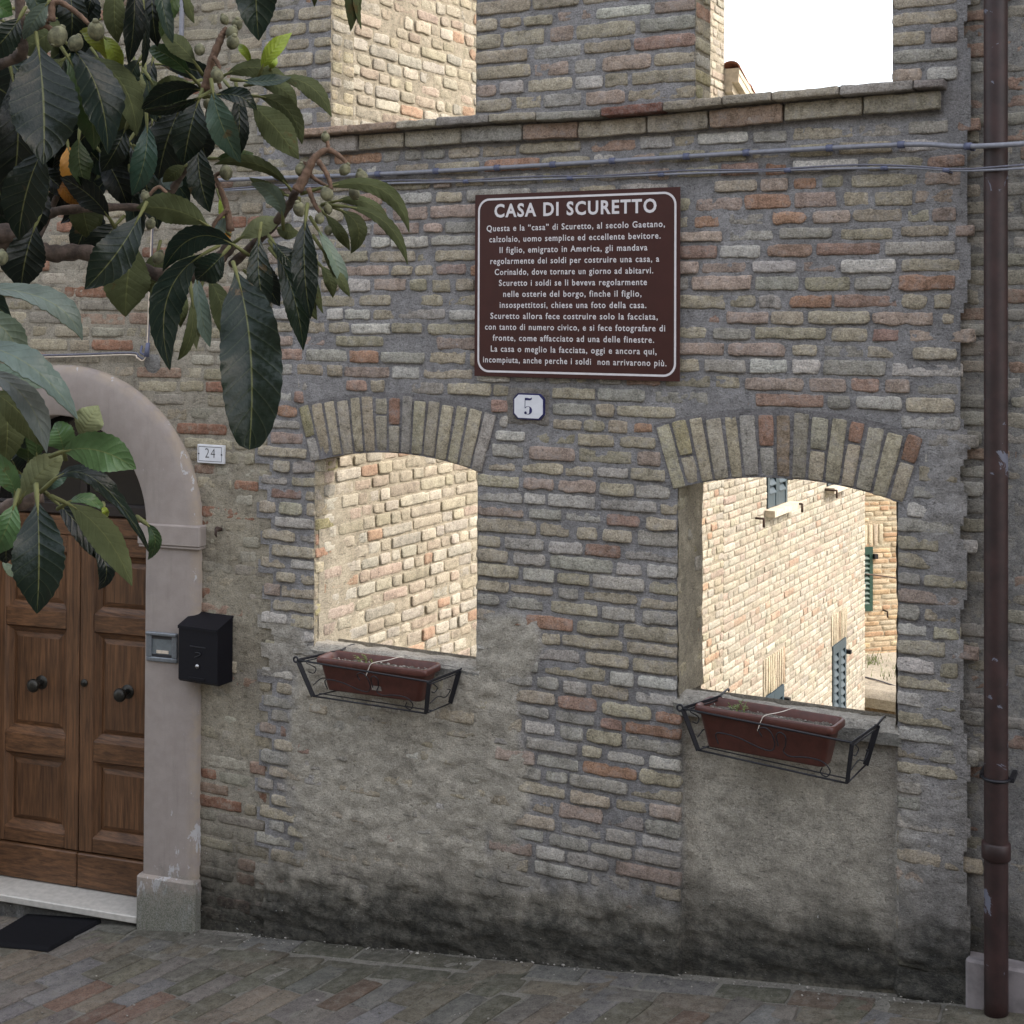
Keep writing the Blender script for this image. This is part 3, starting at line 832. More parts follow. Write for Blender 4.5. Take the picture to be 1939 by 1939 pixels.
rb.add(p + [q - [0, 0, .12] for q in p], None, (1, 1, 1), 0, polys=[[0, 1, 2, 3], [7, 6, 5, 4], [0, 4, 5, 1], [1, 5, 6, 2], [2, 6, 7, 3], [3, 7, 4, 0]], smooth=False)
rb.build('roof', [M_tile], house)

# painted plaster surround of the door
sb = MB()
YS = -.040
def ell(t, a, b): return np.array([DC + a * cos(t), DS + b * sin(t)])
NT = 48
prof = [(0.0, .16), (0.0, YS + .006), (.03, YS), (.80, YS), (.93, YS + .010), (.985, YS + .022), (1.0, .02)]   # (share of the width, y)
rows_ = []
for i in range(NT + 1):
    t = pi * i / NT; a0 = ell(t, Ai, Bi); a1 = ell(t, Ao, Bo)
    rows_.append([[*(a0 + (a1 - a0) * f)[:1], y, (a0 + (a1 - a0) * f)[1]] for f, y in prof])
EDC = np.array([.25, .3, .1, 0, .75, 1, 1])
edc = lambda n_: np.repeat(np.tile(EDC, (n_, 1))[..., None], 3, -1)
sb.grid(np.array(rows_), edc(len(rows_)), 0)
for sgn in (-1, 1):
    x0 = DC + sgn * Ai; x1 = DC + sgn * Ao
    zb = zg(x1) - .03
    P = np.array([[[x0 + (x1 - x0) * f, y, z] for f, y in prof] for z in np.linspace(DS, zb, 30)])
    sb.grid(P, edc(30), 0, flip=sgn < 0)
sb.build('door_surround', [M_surround], house, xf=turn)
for sgn in (-1, 1):
    x0 = DC + sgn * (Ai - .035); x1 = DC + sgn * (Ao + .022)
    ib = MB(); ib.box((x0, YS - .022, DS - .092), (x1, .12, DS + .012), (.1, 0, 0), bev=.006); ib.box((min(x0, x1) + .004, YS - .016, DS - .105), (max(x0, x1) - .004, .12, DS - .0922), (.2, 0, 0), bev=.004)
    ib.build('impost', [M_surround], house, xf=turn)
    pb = MB(); xx0 = DC + sgn * (Ai - .028); xx1 = DC + sgn * (Ao + .006)
    top = -.085; bot = float(zg(min(xx0, xx1))) - .05
    pb.box((xx0, YS - .020, bot), (xx1, .12, top), (.45, 0, 0), bev=.012)
    pb.build('plinth', [M_surround], house, xf=turn)

# threshold, door leaves, fanlight
YD = .15
tb_ = MB(); tb_.box((DC - Ai - .2, -.052, -.336), (DC + Ai - .026, YD + .06, -.299), bev=.005)
tb_.build('threshold', [M_marble], house, xf=turn)
tb_ = MB(); tb_.box((DC - Ai - .2, -.02, -.60), (DC + Ai - .03, YD + .06, -.3365)); tb_.build('step_base', [M_oldbrick], house, xf=turn)
zb0, zt0 = -.294, 1.53
dz = lambda px, py: float(WR(px, py, YD)[2])
def leaf_door(xa, xb, knob_x, knob_z, keyhole):
    """oak leaf with three sunk panels between xa and xb"""
    d = MB(); st = .082
    fr = [(xa, xa + st), (xb - st, xb)]
    yf, yb = YD, YD + .05
    for a, b in fr: d.box((a, yf, zb0 + .185), (b, yb, zt0), bev=.004)
    ra, rb_, rc, rd, re_ = dz(210, 1592), dz(210, 1447), dz(210, 1408), dz(210, 1200), dz(200, 1165)
    rails = [(zb0 + .186, ra), (rb_, rc), (rd, re_), (1.435, zt0)]
    for a, b in rails: d.box((xa + st + .001, yf + .001, a), (xb - st - .001, yb, b), mat=1, bev=.004)
    d.box((xa, yf - .012, zb0), (xb, yb, zb0 + .178), mat=1, bev=.006)
    for (a, b) in ((ra, rb_), (rc, rd), (re_, 1.435)):
        x0, x1 = xa + st, xb - st
        # sloping moulding then raised field
        R = [(0.0, .004), (.010, .018), (.034, .030), (.036, .036), (.062, .026)]
        for (q0, y0), (q1, y1) in zip(R[:-1], R[1:]):
            for (c0, c1) in (((x0, a), (x1, a)), ((x1, a), (x1, b)), ((x1, b), (x0, b)), ((x0, b), (x0, a))):
                def ins(c, q): return (c[0] + (q if c[0] == x0 else -q), c[1] + (q if c[1] == a else -q))
                o0, o1, i0, i1 = ins(c0, q0), ins(c1, q0), ins(c0, q1), ins(c1, q1)
                d.add([[o0[0], yf + y0, o0[1]], [o1[0], yf + y0, o1[1]], [i1[0], yf + y1, i1[1]], [i0[0], yf + y1, i0[1]]], [[0, 1, 2, 3]], smooth=False, mat=1 if c0[1] == c1[1] else 0)
        q, y = R[-1]
        d.add([[x0 + q, yf + y, a + q], [x1 - q, yf + y, a + q], [x1 - q, yf + y, b - q], [x0 + q, yf + y, b - q]], [[0, 1, 2, 3]], smooth=False)
    d.box((xa + .004, yb, zb0), (xb - .004, yb + .01, zt0))
    o = d.build('door_leaf', [M_wood, M_woodh], house, xf=turn)
    k = MB()
    k.tube([[knob_x, YD + .04, knob_z], [knob_x, YD + .022, knob_z]], [.040, .036], 20)
    k.tube([[knob_x, YD + .03, knob_z], [knob_x, YD - .03, knob_z]], [.016, .014], 14)
    k.ellipsoid((knob_x, YD - .045, knob_z), (.036, .024, .036), nu=20, nv=12)
    k.build('knob', [M_bronze], o, xf=turn)
    if keyhole:
        k = MB(); k.tube([[keyhole[0], YD + .006, keyhole[1]], [keyhole[0], YD - .008, keyhole[1]]], [.021, .019], 16)
        k.ellipsoid((keyhole[0], YD - .009, keyhole[1]), (.008, .004, .008), nu=10, nv=6)
        k.build('lock', [M_bronze], o, xf=turn)
XG = float(WR(150, 1300, YD)[0])
kr, kl, kk = WR(230, 1315, YD - .03), WR(66, 1297, YD - .03), WR(160, 1293, YD)
leaf_door(2 * XG - (DC + Ai + .03), XG - .003, kl[0], kl[2], None)
leaf_door(XG + .003, DC + Ai + .03, kr[0], kr[2], (kk[0], kk[2]))
fb = MB()
fb.box((DC - Ai - .02, YD - .004, zt0 + .002), (DC + Ai + .02, YD + .06, 1.628), mat=1, bev=.004)
fb.build('transom', [M_wood, M_woodh], house, xf=turn)
fb = MB(); fb.box((DC - Ai - .02, YD + .02, 1.629), (DC + Ai + .02, YD + .07, 1.70), mat=0, bev=.012)
fb.box((DC - .02, YD + .03, 1.70), (DC + .02, YD + .06, 2.25), bev=.004)
ff = fb.build('fanlight', [plain('dark_wood', (.02, .014, .012), .5)], house, xf=turn)
gb = MB(); gb.box((DC - Ai - .02, YD + .045, 1.70), (DC + Ai + .02, YD + .052, 2.26)); gb.build('pane', [M_darkglass], ff, xf=turn)
cb = MB()   # slab coloured near black for the unlit room behind the fanlight
cb.box((DC - Ai - .1, YD + .08, -.5), (DC + Ai + .1, YD + .12, 2.3), (.03, .028, .025)); cb.build('dark_room_slab', [M_oldbrick], house, xf=turn)

# ------------------------------------------------------------------ neighbouring house (right)
nh = thing('neighbour_house', (3.0, .5, .3), 'brick house at the right edge with patchy grey plaster beside the drainpipe', 'house')
mpn = lambda u, v, d: np.stack([u, .030 - d, v], -1)
PAL_N = [((.30, .27, .215), 5), ((.28, .26, .225), 4), ((.36, .335, .29), 1.5), ((.28, .19, .145), 1.0), ((.28, .20, .155), 1.5)]
nbm = MB()
bricks(nbm, mpn, rowlist(-.3, 5.0, .066), lambda a, b: [(-.86, .75)], lambda u, v: pick(PAL_N), lambda u, v: float(RNG.uniform(.001, .010)), lens=((.12, .3), (.2, .4), (.27, .3)), gap=(.012, .026), vgap=.0165, wob=.0045, corner=.007)
def nm(u, v):
    n = fbm(u * 3.1, v * 3.1, 21.0, 5)
    return np.clip(np.maximum(smooth(1.5, .9, v + n * 1.1) * .8, smooth(.16, .34, n + smooth(3.0, 2.2, v) * .16) * .8), 0, 1)
def nd(u, v):
    m = nm(u, v); return .0015 + .004 * fbm(u * 15, v * 22, 15, 4) + m * (.0085 + .010 * fbm(u * 14, v * 22, 12, 5))
def nc(u, v):
    n = fbm(u * 6, v * 6, 17, 4)[..., None]; m = nm(u, v)[..., None]
    return np.clip((np.array([.235, .225, .21]) * (1 - m) + np.array([.24, .23, .22]) * m) * (1 + .28 * n), .02, .9)
sheet(nbm, mpn, lin(-.88, .78, .014), lin(-.5, 5.0, .014), nd, nc, lambda u, v: np.ones_like(u, bool))
XE = 26.0; ZT = 17.0; YB = 1.2  # unseen length, height and depth, sized to keep sun off the lane
def quadw(m, pts, col=(.3, .27, .21), mat=1): m.add(pts, [[0, 1, 2, 3]], col, mat, smooth=False)
quadw(nbm, [[.77, .03, -1], [XE, .03, -1], [XE, .03, ZT], [.77, .03, ZT]])
quadw(nbm, [[-.87, .03, 4.99], [.78, .03, 4.99], [.78, .03, ZT], [-.87, .03, ZT]])
quadw(nbm, [[-.87, YB, -3], [-.87, .03, -3], [-.87, .03, ZT], [-.87, YB, ZT]])
quadw(nbm, [[XE, .03, -3], [XE, YB, -3], [XE, YB, ZT], [XE, .03, ZT]])
quadw(nbm, [[-.87, YB, -3], [-.87, YB, ZT], [XE, YB, ZT], [XE, YB, -3]])
quadw(nbm, [[-.87, .03, ZT], [XE, .03, ZT], [XE, YB, ZT], [-.87, YB, ZT]])
nbm.build('wall', [M_oldbrick, M_oldbrick], nh)
pb = MB(); pb.box((-.80, -.055, .02), (.76, .03, .322), bev=.010)
pb.build('plinth', [plain('pale_plaster_plinth', (.20, .18, .18), .85, var=.22, scale=14, bump=.3)], nh)

# ------------------------------------------------------------------ ground
def gz(x, y):
    """lane: climbs to the right along the facade, and up to the terrace the picture is taken from"""
    xs = np.clip(x, -9, 7)
    return zg(xs) + 1.12 * smooth(-1.5, -4.9, y) * 1.0
gm = MB()
U, V = np.meshgrid(np.concatenate([[-400, -120, -40, -16], np.linspace(-9, 7, 81), [14, 40, 120, 400]]), np.concatenate([[-400, -120, -40, -14], np.linspace(-7, 0.0, 60), [.012]]), indexing='ij')
Z = gz(U, V) - .0085
cg = np.array([.16, .15, .128])
gm.grid(np.stack([U, V, Z], -1), cg, 0)
tag(gm.build('ground', [M_paver]), 'brick paved lane in the shade climbing to the right along the facade', 'ground', kind='structure')
pv = MB()
PAL_P = [((.145, .128, .114), 4), ((.155, .128, .10), 5), ((.155, .147, .143), 2.5), ((.15, .098, .074), .8), ((.115, .105, .08), 2)]
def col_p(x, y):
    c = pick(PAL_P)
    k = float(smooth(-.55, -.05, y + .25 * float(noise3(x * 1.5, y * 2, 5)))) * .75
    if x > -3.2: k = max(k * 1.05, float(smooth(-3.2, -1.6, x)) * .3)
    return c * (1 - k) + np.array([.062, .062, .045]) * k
mpg = lambda u, v, d: np.stack([u, v, gz(u, v) - .013 + d], -1)
def paver(mp, a, b, c, d_, col):
    brick(pv, mp, a, b, c, d_, float(RNG.uniform(.007, .0115)), col, wob=.005, corner=.006, seed=float(RNG.uniform(0, 900)), tilt=RNG.normal(0, .004), du=.06, rough=.0022)
for k, (y0, y1) in enumerate(((-.165, -.035), (-.30, -.172))):
    x = -6.6
    while x < 0.2:
        L = RNG.uniform(.24, .36)
        yo = .012 * float(noise3(x, k, 1))
        if not (x < DC + Ai and x + L > DC - Ai and k == 0 and False):
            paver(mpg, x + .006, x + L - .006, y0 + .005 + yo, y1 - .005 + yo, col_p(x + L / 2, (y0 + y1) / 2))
        x += L
pa = radians(12.5)
mpr = lambda u, v, d: mpg(u * cos(pa) + v * sin(pa) - 3.0, -u * sin(pa) + v * cos(pa) - .31, d)
# rows run away from the wall; u across, v along the brick
for i in range(-34, 30):
    u0 = i * .128
    v = -2.6 + RNG.uniform(0, .28)
    while v < 1.2:
        L = RNG.uniform(.26, .30)
        uc, vc = u0 + .064, v + L / 2
        X = uc * cos(pa) + vc * sin(pa) - 3.0; Y = -uc * sin(pa) + vc * cos(pa) - .31
        if -6.6 < X < .3 and -2.3 < Y < -.20:
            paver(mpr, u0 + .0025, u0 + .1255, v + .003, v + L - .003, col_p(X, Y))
        v += L
tag(pv.build('paving', [M_paver]), 'worn brick pavers laid in slanting rows with moss near the wall', 'paving', kind='structure')
gr = MB(); rg = np.random.default_rng(8)
for i in range(420):
    x = rg.uniform(-4.7, -.2); y = -.012 - abs(rg.normal(0, .035)) if i < 300 else -rg.uniform(.05, 1.2); r = rg.uniform(.0016, .005) * (1.5 if rg.random() < .08 else 1)
    gr.ellipsoid((x, y, float(gz(x, y)) - .002 + r * .3), (r * rg.uniform(.8, 1.7), r, r * .7), nu=6, nv=4)
tag(gr.build('grit', [M_grit]), 'crumbs of mortar and grit along the foot of the wall', 'grit', kind='stuff')
gd = MB(); U, V = np.meshgrid(np.linspace(-60, 60, 30), np.linspace(.9, 160, 30), indexing='ij')
gd.grid(np.stack([U, V, -4.2 - .02 * V + .2 * fbm(U * .1, V * .1, 1)], -1), (.16, .15, .10), 0)
tag(gd.build('garden_ground', [M_paver]), 'lower ground in the sun behind the facade', 'ground', kind='structure')

# unseen house across the lane, added to darken the shaded side
oh = thing('added_shade_house', (-2, -12, 1), 'unseen plastered house added across the lane to darken the shaded side', 'house')
b = MB(); b.box((-16, -20, -1), (9, -12, 8.2), (.30, .26, .21), 0); b.build('wall', [M_mortar], oh)
b = MB()
pp = [[-16.5, -11.4, 8.2], [9.5, -11.4, 8.2], [9.5, -16, 10], [-16.5, -16, 10], [9.5, -20.5, 8.2], [-16.5, -20.5, 8.2]]
b.add(pp, None, polys=[[0, 1, 2, 3], [3, 2, 4, 5]], smooth=False); b.build('roof', [M_tile], oh)

# ------------------------------------------------------------------ information board
SX0, SX1, SZ0, SZ1 = -2.890, -1.930, 2.426, 3.228
SY = -.030
sign = thing('information_board', ((SX0 + SX1) / 2, SY, SZ0), 'large brown board with white Italian text and the heading CASA DI SCURETTO on the facade', 'sign')
b = MB(); b.box((SX0, SY, SZ0), (SX1, SY + .004, SZ1), bev=.001); b.build('panel', [M_sign], sign)
for sx in (SX0 + .1, SX1 - .1):
    for sz in (SZ0 + .1, SZ1 - .1):
        b = MB(); b.tube([[sx, SY + .0041, sz], [sx, .01, sz]], .008, 8); b.build('bracket', [M_iron], sign)
def rrect(x0, x1, z0, z1, r, n=8):
    pts = []
    for cx, cz, a0 in ((x1 - r, z0 + r, -90), (x1 - r, z1 - r, 0), (x0 + r, z1 - r, 90), (x0 + r, z0 + r, 180)):
        for i in range(n + 1):
            a = radians(a0 + 90 * i / n); pts.append((cx + r * cos(a), cz + r * sin(a)))
    return pts
o1 = rrect(SX0 + .016, SX1 - .016, SZ0 + .018, SZ1 - .018, .055); o2 = rrect(SX0 + .025, SX1 - .025, SZ0 + .027, SZ1 - .027, .047)
b = MB(); n = len(o1); y = SY - .0012
b.add([[p[0], y, p[1]] for p in o1] + [[p[0], y, p[1]] for p in o2], [[i, (i + 1) % n, n + (i + 1) % n, n + i] for i in range(n)], smooth=False)
b.build('border', [M_signwhite], sign)

def text_mesh(body, bold=0.0, size=1.0):
    """outline letters as flat polygons: (verts (n,2), faces)"""
    cu = bpy.data.curves.new('letters', 'FONT'); cu.body = body; cu.size = size; cu.offset = bold; cu.resolution_u = 3; cu.space_character = 1.16; cu.space_word = 1.05
    cu.align_x = 'LEFT'
    o = bpy.data.objects.new('letters', cu); COL.objects.link(o)
    dg = bpy.context.evaluated_depsgraph_get(); dg.update()
    me = bpy.data.meshes.new_from_object(o.evaluated_get(dg))
    v = np.array([tuple(x.co)[:2] for x in me.vertices]); f = [list(p.vertices) for p in me.polygons]
    bpy.data.objects.remove(o); bpy.data.curves.remove(cu); bpy.data.meshes.remove(me)
    return v, f
def put_text(mb, body, cx, base_z, width, cap, bold, y, mat=0):
    v, f = text_mesh(body, bold)
    x0, x1 = v[:, 0].min(), v[:, 0].max()
    sx = width / (x1 - x0); sz = cap / .70
    P = np.stack([cx + (v[:, 0] - (x0 + x1) / 2) * sx, np.full(len(v), y), base_z + v[:, 1] * sz], -1)
    mb.add(P, None, (1, 1, 1), mat, polys=f, smooth=False)
b = MB(); y = SY - .0016
kx = .96 / 1562; ctr = (SX0 + SX1) / 2
def zrow(off): return SZ1 - off * .000559
put_text(b, "CASA DI SCURETTO", ctr + (879.5 - 884) * kx, zrow(181), 1235 * kx, .056, .028, y)
LINES = ["Questa e la \u201ccasa\u201d di Scuretto, al secolo Gaetano,", "calzolaio, uomo semplice ed eccellente bevitore.", "Il figlio, emigrato in America, gli mandava",
         "regolarmente dei soldi per costruire una casa, a", "Corinaldo, dove tornare un giorno ad abitarvi.", "Scuretto i soldi se li beveva regolarmente",
         "nelle osterie del borgo, finche il figlio,", "insospettitosi, chiese una foto della casa.", "Scuretto allora fece costruire solo la facciata,",
         "con tanto di numero civico, e si fece fotografare di", "fronte, come affacciato ad una delle finestre.", "La casa o meglio la facciata, oggi e ancora qui,",
         "incompiuta, anche perche i soldi  non arrivarono pi\u00f9."]
EXT = [(200, 1557), (222, 1527), (305, 1432), (231, 1517), (267, 1474), (301, 1429), (336, 1390), (305, 1423), (231, 1505), (187, 1558), (250, 1479), (235, 1497), (173, 1568)]
for i, (t, (a, c)) in enumerate(zip(LINES, EXT)):
    put_text(b, t, ctr + ((a + c) / 2 - 884 + (3 if i > 6 else 0)) * kx, zrow(292 + i * 86.0), (c - a) * kx, .0262, .014, y)
b.build('lettering', [M_signwhite], sign)

# ------------------------------------------------------------------ house numbers
NX, NZ = -2.628, 2.299
n5 = thing('house_number', (NX, -.012, NZ - .054), 'white eight-sided plate with blue rim and number 5 under the board', 'house number')
def octo(w, h, c): return [(-w + c, -h), (w - c, -h), (w, -h + c), (w, h - c), (w - c, h), (-w + c, h), (-w, h - c), (-w, -h + c)]
mpo = lambda a, c, d: [NX + a, d, NZ + c]
b = MB(); b.extrude(octo(.0745, .0565, .022), mpo, .006, -.016); b.build('rim', [M_blueink], n5)
b = MB(); b.extrude(octo(.0685, .0505, .020), mpo, -.0161, -.019); b.build('plate', [M_white], n5)
b = MB(); y = -.0198
def fill2(mb, pts, y):      # strip of pairs
    n = len(pts); v = []
    for (a, c) in pts: v += [[NX + a[0], y, NZ + a[1]], [NX + c[0], y, NZ + c[1]]]
    mb.add(v, [[2 * i, 2 * i + 1, 2 * i + 3, 2 * i + 2] for i in range(n - 1)], smooth=False)
bowl = []
for i in range(33):
    a = radians(148 - i * (148 + 142) / 32); r = .0185; th_ = .0022 + .0058 * max(0, cos(a + .15)) ** 1.2
    bowl.append(((( r + .001) * cos(a) - .001, r * .98 * sin(a) - .0165), ((r - th_ * 1.6) * cos(a) - .001, (r - th_ * .8) * .98 * sin(a) - .0165)))
fill2(b, bowl, y)
fill2(b, [((-.0170, .036), (-.0142, .036)), ((-.0178, -.008), (-.0150, -.007))], y)
fill2(b, [((-.0170, .0375), (-.0166, .0265)), ((-.004, .0375), (-.004, .0275)), ((.008, .0355), (.006, .0270)), ((.0185, .0405), (.015, .0300))], y)
for cx, cz, r in ((-.0135, -.0275, .0062),):
    b.add([[NX + cx + r * cos(t), y, NZ + cz + r * sin(t)] for t in np.arange(16) * 2 * pi / 16], None, polys=[list(range(16))], smooth=False)
b.build('numeral', [M_blueink], n5)

H0, H1 = W(374, 841, -.012), W(423, 879, -.012)
hx0, hx1, hz0, hz1 = H0[0], H1[0], H1[2], H0[2]
n24 = thing('house_number', ((hx0 + hx1) / 2, -.012, hz0), 'white rectangular plate with number 24 beside the arched door', 'house number')
b = MB(); b.box((hx0, -.014, hz0), (hx1, .006, hz1), bev=.002); b.build('plate', [M_white], n24)
b = MB(); y = -.0146
for q0, q1 in ((.009, .0115),):
    for (c0, c1) in (((0, 0), (1, 0)), ((1, 0), (1, 1)), ((1, 1), (0, 1)), ((0, 1), (0, 0))):
        def fp(c, q): return [hx0 + q if c[0] == 0 else hx1 - q, y, hz0 + q if c[1] == 0 else hz1 - q]
        b.add([fp(c0, q0), fp(c1, q0), fp(c1, q1), fp(c0, q1)], [[0, 1, 2, 3]], smooth=False)
for x in (hx0 + .010, hx1 - .010): b.ellipsoid((x, y, (hz0 + hz1) / 2), (.005, .002, .005), nu=10, nv=6)
b.build('border', [M_blackink], n24)
b = MB(); put_text(b, "24", (hx0 + hx1) / 2, hz0 + .027, .062, .048, -.012, -.0147); b.build('numeral', [M_blackink], n24)

# ------------------------------------------------------------------ letterbox and bell
mx0, mx1 = -4.475, -4.237
mz0, mz1 = .905, 1.205
MY = -.115
mbx = thing('letterbox', ((mx0 + mx1) / 2, 0, mz0), 'black metal letterbox with sloping lid hung beside the arched door', 'letterbox')
b = MB()
prof_ = [(0.0, mz0), (MY + .012, mz0), (MY, mz0 + .012), (MY, mz1 - .035), (0.0, mz1 + .012)]
b.extrude([(p[0], p[1]) for p in prof_], lambda a, c, d: [d, a, c], mx0, mx1)
body = b.build('body', [M_blackmetal], mbx)
b = MB()
b.extrude([(0.012, mz1 + .022), (MY - .006, mz1 - .028), (MY - .006, mz1 - .042), (MY - .002, mz1 - .042), (MY - .001, mz1 - .034), (.012, mz1 + .014)], lambda a, c, d: [d, a, c], mx0 - .002, mx1 + .002)
b.build('lid', [M_blackmetal], mbx)
b = MB(); b.box((mx0 + .07, MY - .004, mz0 + .175), (mx1 - .07, MY, mz0 + .181), bev=.001); b.build('slot', [M_iron], mbx)
b = MB()
th_ = np.linspace(0, 2 * pi * 1.1, 30)
b.tube(np.stack([(mx0 + mx1) / 2 + .018 * np.sin(th_ * 1.5), np.full(30, MY - .003), mz0 + .14 + .012 * np.cos(th_)], -1), .0022, 6); b.build('emblem', [M_iron], mbx)
b = MB(); kx_, kz_ = (mx0 + mx1) / 2 - .002, mz0 + .085
b.tube([[kx_, MY + .002, kz_], [kx_, MY - .005, kz_]], [.011, .010], 14); b.ellipsoid((kx_, MY - .006, kz_), (.007, .004, .007), nu=10, nv=6); b.build('lock', [M_steel], mbx)
b = MB(); b.box((mx0 + .065, MY - .003, mz0 + .018), (mx1 - .075, MY, mz0 + .030), bev=.001); b.build('name_plate', [M_blackmetal], mbx)

ix0, ix1, iz0, iz1 = -4.712, -4.536, .972, 1.118
bell = thing('doorbell', ((ix0 + ix1) / 2, YS, iz0), 'small grey metal doorbell panel on the pink plaster door surround', 'doorbell')
b = MB()
b.box((ix0, YS - .014, iz0), (ix1, YS + .001, iz0 + .022), bev=.004); b.box((ix0, YS - .022, iz1 - .016), (ix1, YS + .001, iz1), bev=.004)
b.box((ix0, YS - .014, iz0 + .0225), (ix0 + .030, YS + .001, iz1 - .0165), bev=.003); b.box((ix1 - .030, YS - .014, iz0 + .0225), (ix1, YS + .001, iz1 - .0165), bev=.003)
b.build('housing', [M_greyplastic], bell, xf=turn)
b = MB(); b.box((ix0 + .031, YS - .003, iz0 + .023), (ix1 - .031, YS + .001, iz1 - .0175)); b.build('face_plate', [plain('dull_mirror', (.22, .25, .27), .25, .5, scale=25)], bell, xf=turn)
b = MB(); b.box((ix0 + .0305, YS - .006, iz1 - .034), (ix1 - .0305, YS - .0031, iz1 - .0175)); b.build('gasket', [M_blackink], bell, xf=turn)
b = MB(); b.box((ix0 + .0305, YS - .006, iz0 + .0235), (ix1 - .0305, YS - .0031, iz0 + .036)); b.build('gasket', [M_blackink], bell, xf=turn)
b = MB(); b.box((ix0 + .055, YS - .0062, iz0 + .040), (ix1 - .052, YS - .0031, iz0 + .056), bev=.001); b.build('name_label', [M_paper], bell, xf=turn)

# ------------------------------------------------------------------ drainpipe
PX, PY, PR = -.688, -.078, .0425
dp = thing('drainpipe', (PX, PY, float(zg(PX))), 'brown red drainpipe with flaking grey paint running up the wall at the right edge', 'drainpipe')
b = MB(); b.tube([[PX, PY, z] for z in np.linspace(zg(PX) - .03, 5.2, 60)], PR, 28); pipe = b.build('pipe', [M_pipe], dp)
b = MB(); b.tube([[PX, PY, .716], [PX, PY, .722], [PX, PY, .775], [PX, PY, .781]], [PR + .003, PR + .009, PR + .009, PR + .004], 28); b.build('collar', [M_pipe], dp)
def clip_(z):
    b = MB(); a = np.linspace(0, 2 * pi, 25)
    b.tube(np.stack([PX + (PR + .004) * np.cos(a), PY + (PR + .004) * np.sin(a), np.full(25, z)], -1), .006, 6, cap=False)
    b.box((PX - PR - .016, PY + .0, z - .008), (PX - PR - .004, .04, z + .008)); b.box((PX + PR + .004, PY - .006, z - .008), (PX + PR + .020, .04, z + .008))
    b.build('pipe_clamp', [M_iron], dp)
clip_(1.012); clip_(3.98)

# ------------------------------------------------------------------ cables
def catm(pts, n=10):
    pts = np.asarray(pts, float); P = np.vstack([2 * pts[0] - pts[1], pts, 2 * pts[-1] - pts[-2]]); out = []
    for i in range(1, len(P) - 2):
        for t in np.linspace(0, 1, n, endpoint=False):
            a, b_, c, d = P[i - 1], P[i], P[i + 1], P[i + 2]
            out.append(.5 * (2 * b_ + (c - a) * t + (2 * a - 5 * b_ + 4 * c - d) * t * t + (3 * b_ - a - 3 * c + d) * t ** 3))
    out.append(P[-2]); return np.array(out)
def cable(name, pts, r, mats, label, cat, clips=None, clipm=None, n=10, group=None):
    t = thing(name, pts[0], label, cat, group); L = catm(pts, n)
    b = MB(); b.tube(L, r, 8); b.build('strand', mats, t)
    if clips:
        for s in clips:
            i = int(np.argmin(abs(L[:, 0] - s))); i = min(max(i, 1), len(L) - 2)
            b = MB(); d = L[i + 1] - L[i - 1]; d /= np.linalg.norm(d)
            b.tube([L[i] - d * .013, L[i] + d * .013], r + .0045, 8); b.box(L[i] + [-.008, 0, -.005], [L[i][0] + .008, .004, L[i][2] + .005]); b.build('clip', [clipm or M_clip], t)
    return t
cab1 = [[-4.35, -.03, 3.352], [-4.067, -.028, 3.349], [-3.4, -.026, 3.343], [-2.78, -.028, 3.344], [-2.1, -.028, 3.350], [-1.475, -.03, 3.356], [-1.0, -.05, 3.352], [-.82, -.10, 3.330], [-.69, -.139, 3.322], [-.5, -.12, 3.326], [0.2, -.05, 3.34], [1.2, -.04, 3.36]]
cable('power_cable', cab1, .0098, [M_cable], 'thick grey cable clipped in a long line above the brown board', 'cable', clips=[-3.95, -3.66, -3.38, -3.10, -2.80, -2.50, -2.20, -1.91, -1.62, -1.33, -1.05, -.78, -.55, -.3])
cab2 = [[-4.3, -.022, 3.30], [-3.459, -.02, 3.299], [-2.6, -.021, 3.286], [-1.784, -.022, 3.281], [-1.1, -.04, 3.268], [-.82, -.10, 3.240], [-.69, -.132, 3.234], [-.5, -.11, 3.238], [.2, -.04, 3.25], [1.2, -.03, 3.26]]
c2 = cable('phone_wire', cab2, .0048, [M_cable], 'thin grey twin wire running just below the thick cable', 'wire', clips=[-3.9, -3.4, -2.9, -2.45, -1.98, -1.5, -1.12, -.87])
b = MB(); L = catm(cab2); L2 = L + np.stack([0 * L[:, 0], -.002 + 0 * L[:, 0], .009 + .004 * np.sin(L[:, 0] * 9)], -1); b.tube(L2, .0042, 6); b.build('strand', [M_cable2], c2)
vx = -4.600
cable('conduit', [turn(np.array([WR(px, py, -.02)]))[0] for px, py in ((345, -150), (345, 0), (343, 90), (341, 220), (341, 300), (341, 338))], .0125, [M_cable], 'short grey vertical conduit at the top of the old house wall behind the leaves', 'conduit')
w1 = [turn(np.array([WR(px, py, yl)]))[0] for px, py, yl in ((-120, 672, -.014), (45, 673, -.014), (150, 671, -.014), (248, 668, -.014), (262, 674, -.02), (272, 679, -.02), (279, 668, -.02), (281, 640, -.016), (284, 560, -.016), (287, 480, -.016), (290, 400, -.018))]
w = cable('telephone_cable', w1, .0055, [M_cable2], 'thin dark wire running above the arched door and turning up at a blue bracket', 'wire', n=14)
b = MB(); L = catm(w1, 14); b.tube(L + [0.0, -.008, -.010], .0032, 6); b.build('strand', [M_paper], w)
b = MB()
cpos = turn(np.array([WR(279, 668, -.02)]))[0]
b.tube([cpos + [.004, 0, .05], cpos + [.0, -.006, -.02]], [.010, .014], 10); b.tube([cpos + [-.035, 0, .035], cpos + [-.035, -.01, .0], cpos + [-.004, -.012, -.012]], .006, 8)
b.build('bracket', [M_clip], w)
b = MB(); q = turn(np.array([WR(287, 690, .0)]))[0]; U, V = np.meshgrid(np.linspace(-.045, .045, 14), np.linspace(-.05, .05, 14), indexing='ij')
